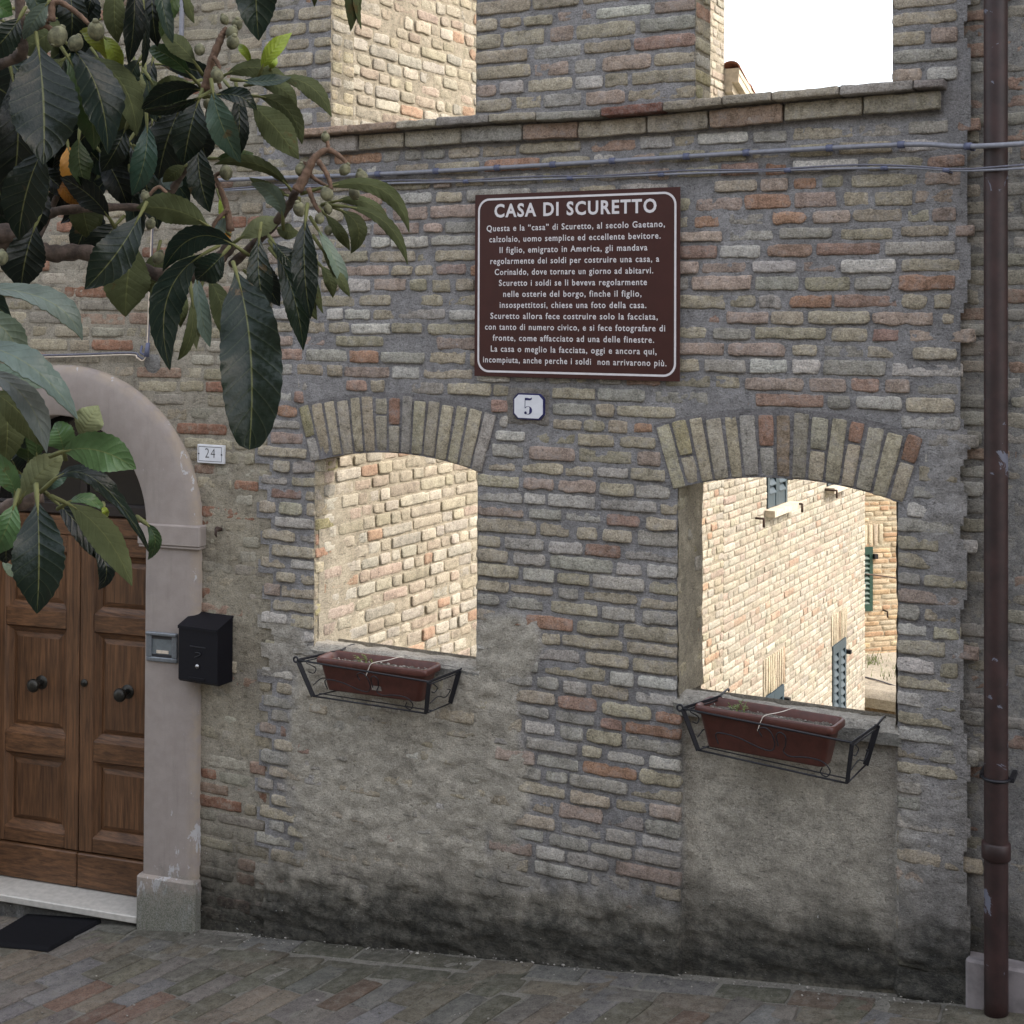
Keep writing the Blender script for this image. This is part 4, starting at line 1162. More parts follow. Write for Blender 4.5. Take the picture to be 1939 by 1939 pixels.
Dd = .012 * np.clip(1 - (U / .042) ** 2 - (V / .048) ** 2, -.6, 1) + .004 * fbm(U * 50, V * 50, 1, 3)
b.grid(np.stack([q[0] + U, q[1] + .004 + .15 * U - Dd, q[2] + V], -1), (.22, .215, .205), 0); b.build('mortar_patch', [M_mortar], w)
# hook in the old wall
hk_ = W(414, 1003, -.012)
b = MB(); b.tube([hk_ + [0, .02, 0], hk_ + [0, -.02, .0], hk_ + [.002, -.026, -.02], hk_ + [0, -.015, -.034]], [.010, .009, .006, .003], 8); b.ellipsoid(hk_ + [0, -.008, .004], (.018, .01, .014), nu=10, nv=6)
tag(b.build('wall_hook', [M_rust]), 'small rusty hook stub in the plastered wall above the letterbox', 'hook')
# cement patch round number 5
U, V = np.meshgrid(np.linspace(-.125, .125, 40), np.linspace(-.10, .10, 34), indexing='ij')
R_ = np.maximum(abs(U + .012) / .112, abs(V) / .088) + .12 * fbm(U * 20, V * 20, 2, 3)
b = MB(); b.grid(np.stack([NX + U, -(.012 * smooth(1.05, .8, R_) - .006 + .0015 * fbm(U * 60, V * 60, 2, 3)), NZ + V], -1), np.array([.225, .205, .18]) * (1 + .2 * fbm(U * 20, V * 20, 9, 3)[..., None]), 0)
b.build('cement_patch', [M_mortar], facade)

# ------------------------------------------------------------------ doormat
dm = [W(0, 0)] * 4
def onground(px, py, up_=.004):
    r = ray(px, py); t = 3.0
    for _ in range(40):
        p = CAM + r * t; e = p[2] - (float(gz(p[0], p[1])) + up_); t += e / -r[2]
    return CAM + r * t
q = [onground(*p) for p in ((68, 1724), (196, 1743), (93, 1800), (-38, 1787))]
U, V = np.meshgrid(np.linspace(0, 1, 60), np.linspace(0, 1, 40), indexing='ij')
def bil(u, v): return (np.multiply.outer((1 - u) * (1 - v), q[0]) + np.multiply.outer(u * (1 - v), q[1]) + np.multiply.outer(u * v, q[2]) + np.multiply.outer((1 - u) * v, q[3]))
P = bil(U, V); edge = np.minimum(np.minimum(U, 1 - U) * 12, np.minimum(V, 1 - V) * 12)
P[..., 2] += np.where(edge <= 0, -.006, .012 + .003 * ((np.arange(60)[:, None] + np.arange(40)[None]) % 2))
b = MB(); b.grid(P, (1, 1, 1), 0, flip=True)
tag(b.build('doormat', [M_mat]), 'black rubber doormat on the paving at the threshold of the arched door', 'doormat')

# ------------------------------------------------------------------ planters in their iron holders
def loop_rr(hx, hy, r, n=4):
    return np.array(rrect(-hx, hx, -hy, hy, min(r, hx * .9, hy * .9), n))
def planter(FL, FR, BL, BR, label, h, seed, sprout):
    z = (FL[2] + FR[2] + BL[2] + BR[2]) / 4 + .004
    c = (FL + FR + BL + BR) / 4; c[2] = z
    ex = (FR - FL); slope = (FR[2] - FL[2]) / np.linalg.norm(ex[:2]) * .5
    ex[2] = 0; Lx = np.linalg.norm(ex); ex /= Lx; ey = np.array([-ex[1], ex[0], 0]); Ly = abs(((BL + BR) / 2 - (FL + FR) / 2) @ ey)
    hx, hy = Lx / 2, Ly / 2
    def loc(a, b, d): return c + np.multiply.outer(a, ex) + np.multiply.outer(b, ey) + np.multiply.outer(d + slope * a, np.array([0, 0, 1.0]))
    t = thing('planter', c - [0, 0, h], label, 'planter', 'window box planters')
    steps = [(-.052, -.040, -h + .004), (-.046, -.034, -h), (-.044, -.032, -h + .006), (-.018, -.014, -.034), (-.016, -.012, -.031), (-.003, -.003, -.031), (.0, .0, -.027), (.0, .0, -.006), (-.004, -.004, 0.0), (-.010, -.010, .0), (-.014, -.014, -.005), (-.026, -.022, -.055)]
    rows = []
    for (ax, ay, d) in steps:
        l = loop_rr(hx + ax, hy + ay, .022); l = np.vstack([l, l[:1]])
        bow = .004 * sin(seed) * np.cos(l[:, 0] / hx * pi / 2)
        rows.append(loc(l[:, 0], l[:, 1] - np.sign(-l[:, 1]) * bow, np.full(len(l), d)))
    b = MB(); b.grid(np.array(rows), (1, 1, 1), 0, flip=True)
    l = loop_rr(hx - .052, hy - .040, .022); b.add(loc(l[:, 0], l[:, 1], np.full(len(l), -h + .004)), None, polys=[list(range(len(l)))], smooth=False)
    b.build('trough', [M_terra], t)
    U, V = np.meshgrid(np.linspace(-hx + .020, hx - .020, 90), np.linspace(-hy + .017, hy - .017, 30), indexing='ij')
    D = -.032 + .010 * fbm(U * 22 + seed, V * 22, 1, 5) + .010 * fbm(U * 70, V * 70, seed, 3)
    b = MB(); b.grid(loc(U.ravel(), V.ravel(), D.ravel()).reshape(*U.shape, 3), (1, 1, 1), 0)
    rr = np.random.default_rng(int(seed * 10))
    soil = b.build('soil', [M_soil], t)
    b = MB()
    for i in range(110 if seed < 2 else 40):
        a, e = rr.uniform(-hx + .03, hx - .03), rr.uniform(-hy + .025, hy - .025); r = rr.uniform(.002, .0065) * (1.0 if rr.random() < .85 else 1.4)
        M = np.array(Matrix.Rotation(rr.uniform(0, 6), 3, 'Z') @ Matrix.Rotation(rr.uniform(0, 1), 3, 'X'))
        b.ellipsoid(loc(a, e, -.027 + rr.uniform(-.004, .004)), (r * rr.uniform(.8, 1.6), r, r * .7), nu=7, nv=5, M=M)
    o = b.build('pebbles', [M_pebble], t); o['kind'] = 'stuff'
    b = MB(); x0 = .02
    b.tube(catm([loc(x0 - .03, -hy - .012, -.055), loc(x0 - .02, -hy - .004, -.02), loc(x0 - .005, -hy + .004, .004), loc(x0 + .03, 0, .004), loc(x0 + .06, hy - .004, .005), loc(x0 + .065, hy + .004, -.02)]), .0018, 5)
    b.build('string', [M_string], t)
    if seed < 2:
        b = MB(); b.add([loc(.0, -hy + .0255, -h + .028), loc(.05, -hy + .0255, -h + .028), loc(.05, -hy + .0185, -h + .05), loc(.0, -hy + .0185, -h + .05)], [[0, 1, 2, 3]], smooth=False)
        b.build('sticker', [M_pebble], t)
    # seedling
    p0 = loc(sprout[0], sprout[1], -.03)
    w_ = thing('weed_plant', p0, 'small green weed sprouting in the soil of the ' + ('left' if seed < 2 else 'right') + ' planter', 'weed plant', 'weeds in the planters')
    bs = MB(); bl = MB()
    for k in range(sprout[2]):
        a = rr.uniform(0, 2 * pi); L = rr.uniform(.02, .055); off = np.array([rr.normal(0, .018), rr.normal(0, .010), 0])
        base = p0 + off; tip = base + np.array([cos(a) * L * .6, sin(a) * L * .5, L]); mid = (base + tip) / 2 + [0, 0, L * .15]
        bs.tube(catm([base - [0, 0, .006], mid, tip], 4), .0011, 5)
        for s in range(5):
            f = rr.uniform(.35, 1); q = base + (tip - base) * f; a2 = rr.uniform(0, 2 * pi); ll = rr.uniform(.008, .017)
            dd = np.array([cos(a2), sin(a2), rr.uniform(-.2, .6)]); dd /= np.linalg.norm(dd); ss = np.cross(dd, [0, 0, 1.0]); ss /= np.linalg.norm(ss) + 1e-9
            bl.add([q, q + dd * ll * .5 + ss * ll * .3, q + dd * ll, q + dd * ll * .5 - ss * ll * .3], [[0, 1, 2, 3]])
    bs.build('stem', [M_weed], w_); bl.build('foliage', [M_weed], w_)
planter(W(593, 1250, -.195), W(803, 1275, -.175), W(637, 1228, -.035), W(838, 1253, -.020), 'brown plastic planter with pale pebbly soil in front of the left window hole', .150, 1.3, (-.085, .0, 7))
planter(W(1310, 1338, -.180), W(1575, 1382, -.225), W(1347, 1316, -.020), W(1604, 1360, -.060), 'brown plastic planter with dark bare soil in front of the right window hole', .165, 2.7, (-.13, .015, 9))

def flat(b, p, q, w, t, side):
    """flat iron bar from p to q"""
    p = np.asarray(p, float); q = np.asarray(q, float); d = q - p; L = np.linalg.norm(d); d /= L
    s = np.asarray(side, float); s = s - d * (s @ d); s /= np.linalg.norm(s); n = np.cross(d, s)
    M = np.eye(4); M[:3, 0] = d; M[:3, 1] = s; M[:3, 2] = n; M[:3, 3] = (p + q) / 2
    b.box((-L / 2, -w / 2, -t / 2), (L / 2, w / 2, t / 2), M=M, bev=.001)
def holder(TL, TR, BL, BR, label, xw0, xw1, mirror_scrolls):
    t = thing('planter_holder', ((TL[0] + TR[0]) / 2, -.1, BL[2]), label, 'planter holder', 'iron planter holders')
    LW, RW = np.array([xw0, -.022, TL[2] + .008]), np.array([xw1, -.022, TR[2] + .008])
    LWb, RWb = np.array([xw0 + .045, -.024, BL[2] + .01]), np.array([xw1 - .045, -.024, BR[2] + .01])
    for (a, c, side) in ((TL, BL, (1, 0, 0)), (TR, BR, (1, 0, 0)), (LW, LWb, (1, 0, 0)), (RW, RWb, (1, 0, 0))):
        b = MB(); flat(b, a, c, .022, .005, (.5, 1, 0) if a is TL or a is TR else side); b.build('post', [M_iron], t)
    b = MB(); b.tube([TL, TR], .0045, 8); b.build('rail', [M_iron], t)
    b = MB(); b.tube([BL, BR], .0040, 8); b.tube([BL + [0, .05, 0], BR + [0, .05, 0]], .0028, 8); b.build('rail', [M_iron], t)
    for (a, w_, bb, wb) in ((TL, LW, BL, LWb), (TR, RW, BR, RWb)):
        b = MB(); flat(b, a, w_, .012, .004, (0, 0, 1)); b.tube([a + [0, 0, -.012], w_ + [0, 0, -.012]], .003, 6)
        b.tube(catm([w_, w_ + [.003, .03, .006], w_ + [.004, .07, .008], w_ + [.004, .105, .006], w_ + [.004, .11, -.004]], 5), .0045, 6)
        b.build('hook', [M_iron], t)
        b = MB(); b.tube([bb, wb], .0032, 8)
        m = (a + wb) / 2
        def sp(u, v): return a + (w_ - a) * u + (bb - a) * v
        b.tube(catm([sp(.15, .12), sp(.3, .3), sp(.22, .42), sp(.12, .36)], 6), .0024, 6); b.tube(catm([sp(.1, .72), sp(.35, .6), sp(.6, .72), sp(.75, .55), sp(.65, .48)], 6), .0024, 6)
        b.build('side_scroll', [M_iron], t)
    # curled left top corner
    b = MB(); a = np.linspace(0, 2 * pi * 1.15, 20)
    b.tube(np.stack([TL[0] - .010 + .012 * np.cos(a), np.full(20, TL[1]), TL[2] + .001 + .012 * np.sin(a)], -1), .0045, 6); b.build('curl', [M_iron], t)
    def fp(u, v): return TL + (TR - TL) * u + (BL + (BR - BL) * u - TL - (TR - TL) * u) * v + np.array([0, -.004, 0])
    S = [(.17, .72), (.17, .50), (.21, .42), (.32, .45), (.44, .58), (.52, .60), (.55, .42), (.535, .16), (.50, .06), (.46, .14), (.475, .30)]
    S2 = [(.57, .45), (.565, .2), (.59, .1), (.62, .18), (.615, .4), (.60, .55), (.64, .64), (.74, .58), (.84, .60), (.89, .78), (.87, .94), (.83, .88), (.84, .74)]
    for s in (S, S2):
        b = MB(); b.tube(catm([fp(*p) for p in s], 6), .0026, 6); b.build('scroll', [M_iron], t)
holder(np.array([-3.683, -.235, 1.126]), np.array([-3.000, -.225, 1.110]), np.array([-3.632, -.185, .957]), np.array([-3.040, -.180, .957]), 'black wrought iron holder carrying the left planter', -3.59, -2.962, False)
holder(np.array([-1.846, -.222, 1.148]), np.array([-1.170, -.262, 1.122]), np.array([-1.790, -.195, .985]), np.array([-1.195, -.235, .960]), 'black wrought iron holder carrying the right planter', -1.76, -1.128, True)

# ------------------------------------------------------------------ yellow house behind, with grey-blue shutters
yh = thing('yellow_house', tuple(MPB(7.5, -3.0, 0)), 'sunlit yellow brick house with grey blue louvred shutters seen through the right window hole', 'house')
WIN = [(6.383, 6.938, .976, 2.25), (8.443, 8.932, -2.05, -.669), (6.306, 6.854, -2.05, -.679), (8.25, 8.80, .976, 2.25)]
SOL = [(8.40, 8.985, -.664, -.36), (6.285, 6.91, -.674, -.345)]
RISE = lambda s: 4.70 - .42 * (s - SE)
def yiv(v0, v1):
    v = (v0 + v1) / 2; H = []
    for (a, b, c, d) in WIN + SOL:
        if c - .01 < v < d + .01: H.append((a - .012, b + .012))
    end = min(SC, SE + (4.66 - v) / .42) if v > 2.8 else SC
    return cut(SE + .002, end, H)
b = MB()
bricks(b, MPB, rowlist(-2.6, 4.6, .0652), yiv, lambda u, v: pick(PAL_Y), lambda u, v: float(RNG.uniform(.004, .010)), lens=((.10, .2), (.135, .4), (.26, .4)), gap=(.006, .012), vgap=.010, wob=.003, corner=.004, und=.008, du=.045)
for (a, c, v0, v1) in SOL:
    n = 10; ed = np.linspace(a, c, n + 1)
    for i in range(n): brick(b, MPB, ed[i] + .010, ed[i + 1] - .010, v0, v1, .012, pick([((.43, .37, .28), 4), ((.38, .29, .21), 1)]), wob=.002, corner=.003, seed=i + a, du=.04)
us = lin(SE, SC, .08, [x for w_ in WIN for x in w_[:2]]); vs = lin(-4.4, 4.9, .08, [x for w_ in WIN for x in w_[2:]])
def ky(u, v):
    k = v < RISE(u) + .03
    for (a, c, d, e) in WIN: k &= ~((u > a) & (u < c) & (v > d) & (v < e))
    return k
sheet(b, MPB, us, vs, lambda U, V: .001 + .002 * fbm(U * 9, V * 9, 3, 3), lambda U, V: np.array([.33, .295, .24]) * (1 + .15 * fbm(U * 4, V * 4, 1, 3)[..., None]), ky)
p = [MPB(SC, -4.4, 0), MPB(SC, -4.4, -6), MPB(SC, 2.9, -6), MPB(SC, 2.9, 0)]
b.add(p, [[0, 1, 2, 3]], (.45, .38, .27), 1, smooth=False)
b.build('wall', [M_sunbrick, M_sunbrick], yh)
# verge of the roof: moulding, slab, tiles
b = MB()
ss = np.linspace(SE + .004, SC + .25, 60)
for (o0, o1, z0, z1) in ((0.0, .07, -.16, -.085), (-.3, .125, -.085, -.02), (-4.0, .13, -.02, .03)):
    A = [MPB(s, RISE(s) + z, o) for s in (ss[0], ss[-1]) for o in (o0, o1) for z in (z0, z1)]
    b.add(A, None, (1, 1, 1), 0, polys=[[0, 1, 3, 2], [4, 6, 7, 5], [0, 4, 5, 1], [2, 3, 7, 6], [0, 2, 6, 4], [1, 5, 7, 3]], smooth=False)
b.build('verge', [M_cornice], yh)
b = MB()
for k in range(16):       # a course of curved tiles lying along the verge
    s0 = SE + .002 + k * .30; a = np.linspace(0, pi, 9)
    P = []
    for s in (s0, s0 + .36):
        r = .085 - .012 * (s > s0); P.append([MPB(s, RISE(s) + .030 + .012 * (s > s0) * 0 + r * .75 * sin(t), .055 + r * cos(t)) for t in a])
    b.grid(np.array(P), (1, 1, 1), 0)
    P2 = []
    for s in (s0, s0 + .36): P2.append([MPB(s, RISE(s) + .024 + .067 * sin(t), .055 + .074 * cos(t)) for t in a])
    b.grid(np.array(P2), (1, 1, 1), 0); b.grid(np.array([P[0], P2[0]]), (1, 1, 1), 0)
b.build('roof_tiles', [M_tile], yh)
def box_b(m, s0, s1, z0, z1, o0, o1, MP=MPB, tilt=0.0):
    A = [MP(s, z, o) for s in (s0, s1) for o in (o0, o1) for z in (z0, z1)]
    m.add(A, None, (1, 1, 1), 0, polys=[[0, 1, 3, 2], [4, 6, 7, 5], [0, 4, 5, 1], [2, 3, 7, 6], [0, 2, 6, 4], [1, 5, 7, 3]], smooth=False)
def slat(m, s0, s1, zc, o0, o1, rise, th, MP):
    A = []
    for s in (s0, s1):
        A += [MP(s, zc + rise / 2 - th, o0), MP(s, zc + rise / 2, o0), MP(s, zc - rise / 2 - th, o1), MP(s, zc - rise / 2, o1)]
    m.add(A, None, (1, 1, 1), 0, polys=[[0, 1, 3, 2], [4, 6, 7, 5], [0, 4, 5, 1], [2, 3, 7, 6], [0, 2, 6, 4], [1, 5, 7, 3]], smooth=False)
def shutters(parent, MP, s0, s1, z0, z1, mat, solid=0.0, mid=None, pitch=.075):
    wf = MB(); box_b(wf, s0 - .002, s1 + .002, z0, z1, -.10, -.06, MP); w = wf.build('window', [M_darkglass], parent)
    sm = (s0 + s1) / 2
    for (a, c) in ((s0 + .003, sm - .002), (sm + .002, s1 - .003)):
        m = MB(); st = .048; o0, o1 = -.020, .016
        box_b(m, a, a + st, z0 + .004, z1 - .004, o0, o1, MP); box_b(m, c - st, c, z0 + .004, z1 - .004, o0, o1, MP)
        zs = [z0 + .004, z0 + .09] ; box_b(m, a + st, c - st, z0 + .004, z0 + (solid if solid else .09), o0, o1 - (.006 if solid else 0), MP)
        box_b(m, a + st, c - st, z1 - .10, z1 - .004, o0, o1, MP)
        lo = z0 + (solid if solid else .09); hi = z1 - .10
        segs = [(lo, hi)]
        if mid:
            box_b(m, a + st, c - st, mid - .05, mid + .05, o0, o1, MP); segs = [(lo, mid - .05), (mid + .05, hi)]
        for (p_, q_) in segs:
            n = max(1, int((q_ - p_) / pitch))
            for i in range(n): slat(m, a + st, c - st, p_ + (i + .5) * (q_ - p_) / n, -.012, .020, .052, .010, MP)
        m.build('shutter', [mat], w)
def latch(parent, MP, s, z, r=.10):
    m = MB(); m.tube([MP(s, z, -.02), MP(s, z, r)], .011, 6); m.tube([MP(s, z + .004, r), MP(s + .0, z - .075, r)], .011, 6)
    m.build('shutter_catch', [M_rust], parent)
shutters(yh, MPB, *WIN[0], M_shutterblue, solid=.12)
shutters(yh, MPB, *WIN[1], M_shutterblue, mid=-1.62)
shutters(yh, MPB, *WIN[2], M_shutterblue, mid=-1.62)
shutters(yh, MPB, *WIN[3], M_shutterblue, solid=.26)
for k in (0, 3):
    a, c = WIN[k][:2]
    b = MB(); box_b(b, a - .06, c + .10, .915, .972, -.05, .10); b.build('sill', [M_cornice], yh)
latch(yh, MPB, 6.08, .935, .08); latch(yh, MPB, 7.02, .955, .13); latch(yh, MPB, 8.16, .955, .13)
for (s, z) in ((6.955, 1.20), (8.95, -.83), (6.872, -.83)):
    m = MB(); box_b(m, s - .01, s + .035, z - .02, z + .02, .0, .06); m.build('hinge', [M_iron], yh)

# ------------------------------------------------------------------ far house and garden wall beyond the corner
FP = AT(1650, 1100, 17.3); fa = radians(45.0)
FD = np.array([cos(fa), sin(fa), 0]); FN = np.array([sin(fa), -cos(fa), 0]); FP0 = FP.copy(); FP0[2] = 0
MPF = lambda u, v, d: FP0 + np.multiply.outer(np.asarray(u), FD) + np.multiply.outer(np.asarray(d), FN) + np.multiply.outer(np.asarray(v), np.array([0, 0, 1.0]))
fh = thing('far_house', tuple(MPF(0.0, -1.7, 0)), 'orange brick house far behind with a narrow green shutter', 'house')
def uf(px, py):
    r = ray(px, py); t = ((FP0 - CAM) @ FN) / (r @ FN); p = CAM + r * t; return (p - FP0) @ FD, p[2]
su, sz1 = uf(1652, 1034); _, sz0 = uf(1652, 1157)
WF = (su - .62, su, sz0, sz1); SF = (su - .75, su + .16, sz1 + .005, sz1 + .27)
b = MB()
PAL_O = [((.50, .36, .225), 4), ((.52, .42, .29), 4), ((.50, .44, .33), 3), ((.46, .30, .19), 2)]
def fiv(v0, v1):
    v = (v0 + v1) / 2; H = []
    if WF[2] < v < WF[3]: H.append((WF[0], WF[1]))
    if SF[2] < v < SF[3]: H.append((SF[0], SF[1]))
    return cut(-1.4, 1.6, H)
bricks(b, MPF, rowlist(-2.2, 2.0, .066), fiv, lambda u, v: pick(PAL_O), lambda u, v: float(RNG.uniform(.002, .009)), lens=((.13, .4), (.26, .5)), gap=(.010, .02), vgap=.016, wob=.004, du=.07)
for e in np.linspace(SF[0], SF[1], 13)[:-1]: brick(b, MPF, e + .006, e + .062, SF[2], SF[3], .008, pick([((.56, .49, .37), 1)]), du=.05, seed=e)
sheet(b, MPF, lin(-6, 6, .2, WF[:2]), lin(-4.5, 4.0, .2, WF[2:]), lambda U, V: .001 + 0 * U, lambda U, V: np.array([.48, .40, .29]) * (1 + .15 * fbm(U * 3, V * 3, 1, 3)[..., None]), lambda u, v: ~((u > WF[0]) & (u < WF[1]) & (v > WF[2]) & (v < WF[3])))
b.build('wall', [M_sunbrick, M_sunbrick], fh)
shutters(fh, MPF, *WF, M_shuttergreen, pitch=.06)
hu, hz = uf(1672, 1155); latch(fh, MPF, hu, hz, .10)
hu, hz = uf(1655, 1053); m = MB(); box_b(m, hu - .02, hu + .03, hz - .03, hz + .03, 0, .05, MPF); m.build('hinge', [M_iron], fh)
gwf = AT(1660, 1308, 15.6)
GT = gwf[2]
gw = thing('garden_wall', (gwf[0] + .2, gwf[1] + .7, GT - 2.5), 'low brown garden wall with a broad mortared top grown with grass beyond the yellow house', 'wall')
b = MB()
ga = radians(8); GD = np.array([cos(ga), -sin(ga), 0]); GN = np.array([-sin(ga), -cos(ga), 0]); G0 = gwf.copy(); G0[2] = 0
MPG = lambda u, v, d: G0 + np.multiply.outer(np.asarray(u), GD) + np.multiply.outer(np.asarray(d), GN) + np.multiply.outer(np.asarray(v), np.array([0, 0, 1.0]))
bricks(b, MPG, rowlist(GT - 1.5, GT - .10, .066), lambda a, c: [(-.9, 1.4)], lambda u, v: pick([((.24, .165, .10), 3), ((.27, .19, .12), 2), ((.20, .15, .10), 2)]), lambda u, v: .006, du=.07, wob=.004)
sheet(b, MPG, lin(-6, 3, .15), lin(GT - 2.6, GT - .09, .15), lambda U, V: 0 * U, lambda U, V: np.array([.22, .17, .115]) + 0 * U[..., None], lambda u, v: np.ones_like(u, bool))
b.build('body', [M_sunbrick, M_sunbrick], gw)
b = MB()
U, V = np.meshgrid(np.linspace(-6, 3, 110), np.linspace(-.05, 2.6, 40), indexing='ij')
Zt = GT + .02 * fbm(U * 3, V * 3, 2, 4) - .08 * smooth(.0, -.05, V)
P = G0 + U[..., None] * GD - V[..., None] * GN; P[..., 2] = Zt
b.grid(P, np.array([.34, .31, .26]) * (1 + .3 * fbm(U * 4, V * 4, 5, 4)[..., None]), 0)
front = P[:, :1].copy(); low = front.copy(); low[..., 2] -= .11
b.grid(np.concatenate([low, front], 1), (.42, .39, .33), 0)
b.build('coping', [M_sunbrick], gw)
gt = MB(); rr = np.random.default_rng(4)
for i in range(900):
    cxg, cyg = [(.18, 1.05), (-.55, 1.25), (.42, .95), (.0, .7)][rr.choice(4, p=[.45, .2, .25, .1])]
    u = cxg + rr.normal(0, .13); v = cyg + rr.normal(0, .16)
    p = G0 + u * GD - v * GN; p[2] = GT - .01; L = rr.uniform(.03, .11); a = rr.uniform(0, 2 * pi); w_ = np.array([-sin(a), cos(a), 0]) * .005
    tip = p + np.array([cos(a) * L * .5, sin(a) * L * .5, L])
    gt.add([p - w_, p + w_, tip], None, polys=[[0, 1, 2]], smooth=False)
tag(gt.build('grass', [M_grass]), 'tufts of grass growing on the broad top of the garden wall', 'grass', kind='stuff')
cable('clothes_line', [MPB(9.68, 0, .02) * [1, 1, 0] + [0, 0, AT(1637, 1086, 15.1)[2]], AT(1665, 1090, 15.3), AT(1720, 1098, 15.6), AT(1900, 1125, 16)], .008, [M_rust], 'thin brown line stretched from the corner of the yellow house', 'line')
cable('ground_cable', [AT(1630, 1280, 16.2), AT(1665, 1289, 16.0), AT(1710, 1303, 15.8), AT(1800, 1325, 15.7)], .009, [M_cable2], 'dark cable lying across the top of the garden wall', 'cable')

# ------------------------------------------------------------------ loquat tree in the foreground
TD = 1.62
tree_base = np.array([*AT(-330, 900, 1.9)[:2], 0.0]); tree_base[2] = float(gz(tree_base[0], tree_base[1]))
tree = thing('loquat_tree', tree_base, 'loquat tree with big dark ribbed leaves and small green fruit hanging in from the left', 'tree')
KT = {'D': (.008, .016, .011), 'M': (.042, .075, .028), 'P': (.115, .155, .125), 'G': (.060, .115, .042), 'Y': (.21, .27, .035), 'O': (.33, .15, .022), 'B': (.006, .010, .008), 'L': (.030, .052, .038), 'U': (.025, .042, .024), 'W': (.12, .16, .09)}  # 'P' has the sheen of the sky painted in as paler colour
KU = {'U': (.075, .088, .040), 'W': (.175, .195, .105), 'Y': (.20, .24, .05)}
LV = MB()
lr = np.random.default_rng(21)
def leaf(bx, by, tx, ty, w, kind, depth=TD, roll=0.0, mid=None, dtip=0.0, fold=.18, nose=.56, wave=1.0, serr=1.0, tipx=.85):
    A = AT(bx, by, depth); C_ = AT(tx, ty, depth + dtip)
    ax = np.array([tx - bx, ty - by], float)
    if mid is None:
        sag = lr.uniform(.02, .07) * (1 if lr.random() < .5 else -1)
        mid = ((bx + tx) / 2 - ax[1] * sag, (by + ty) / 2 + ax[0] * sag)
    Mp = AT(mid[0], mid[1], depth + dtip * .5 - .012)
    c1 = 2 * Mp - .5 * (A + C_)
    nt, nv = 56, 10
    t = np.linspace(0, 1, nt + 1)
    P = ((1 - t) ** 2)[:, None] * A + (2 * t * (1 - t))[:, None] * c1 + (t ** 2)[:, None] * C_
    Tn = np.gradient(P, axis=0); Tn /= np.linalg.norm(Tn, axis=1)[:, None]
    view = CAM - P; view /= np.linalg.norm(view, axis=1)[:, None]
    S = np.cross(Tn, view); S /= np.linalg.norm(S, axis=1)[:, None]
    N = np.cross(S, Tn)
    under = kind in ('U', 'W')
    r = radians(roll + lr.uniform(-14, 14))
    S2 = S * cos(r) + N * sin(r); N2 = -S * sin(r) + N * cos(r)
    if under: N2 = -N2
    W_ = .9 * w * depth / F / 2 / max(.4, cos(r))
    prof = np.sin(pi * np.clip(t, 0, 1) ** (math.log(.5) / math.log(nose))) ** tipx * (1 - (.25 if tipx > .6 else 0) * t ** 8)
    prof[t < .25] *= (.35 + .65 * smooth(0, .25, t[t < .25]))
    prof = prof / prof.max(); prof = np.maximum(prof, np.where(t < .12, .035, 0))
    L = np.linalg.norm(C_ - A)
    v = np.linspace(-1, 1, nv + 1)
    ph = lr.uniform(0, 6)
    TT, VV = np.meshgrid(t, v, indexing='ij')
    wid = (W_ * prof)[:, None]
    teeth = 1 + serr * .022 * (np.abs(VV) > .99) * (((np.arange(nt + 1)[:, None] // 2) % 2) * 2 - 1) * (TT > .3)
    ribs = (np.abs(np.sin(pi * (10 * TT - 1.5 * np.abs(VV)))) - .5) * .028 * L * (wid / (W_ + 1e-9)) * np.minimum(1, np.abs(VV) * 3) * wave
    wav = (.13 * np.sin(TT * 9 + ph + np.sign(VV) * 1.3) + .06 * np.sin(TT * 21 + 2 * ph + np.sign(VV))) * wid * np.abs(VV) ** 2 * wave
    curl = lr.uniform(-.10, .22) * wid * np.sign(VV) * np.abs(VV) ** 1.5 * np.sin(TT * 3 + ph)
    up_ = fold * wid * np.abs(VV) ** 1.3 + ribs * .55 + wav + curl
    X = P[:, None, :] + S2[:, None, :] * (VV * wid * teeth)[..., None] + N2[:, None, :] * up_[..., None]
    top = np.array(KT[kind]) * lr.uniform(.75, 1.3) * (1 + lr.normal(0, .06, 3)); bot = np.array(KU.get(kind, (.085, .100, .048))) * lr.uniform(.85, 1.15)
    uv = np.stack([TT, VV], -1).reshape(-1, 2)
    th = .0009
    LV.grid(X + N2[:, None, :] * th * .5, top, 0, uv=uv); LV.grid(X - N2[:, None, :] * th * .5, bot, 1, uv=uv)
    # petiole
    d0 = P[0] - P[4]; d0 /= np.linalg.norm(d0)
    LV.tube([P[0] + d0 * .012, P[0], P[4], P[10]], [.0022, .0022, .0017, .0009], 5, col=(.13, .13, .06), mat=1)

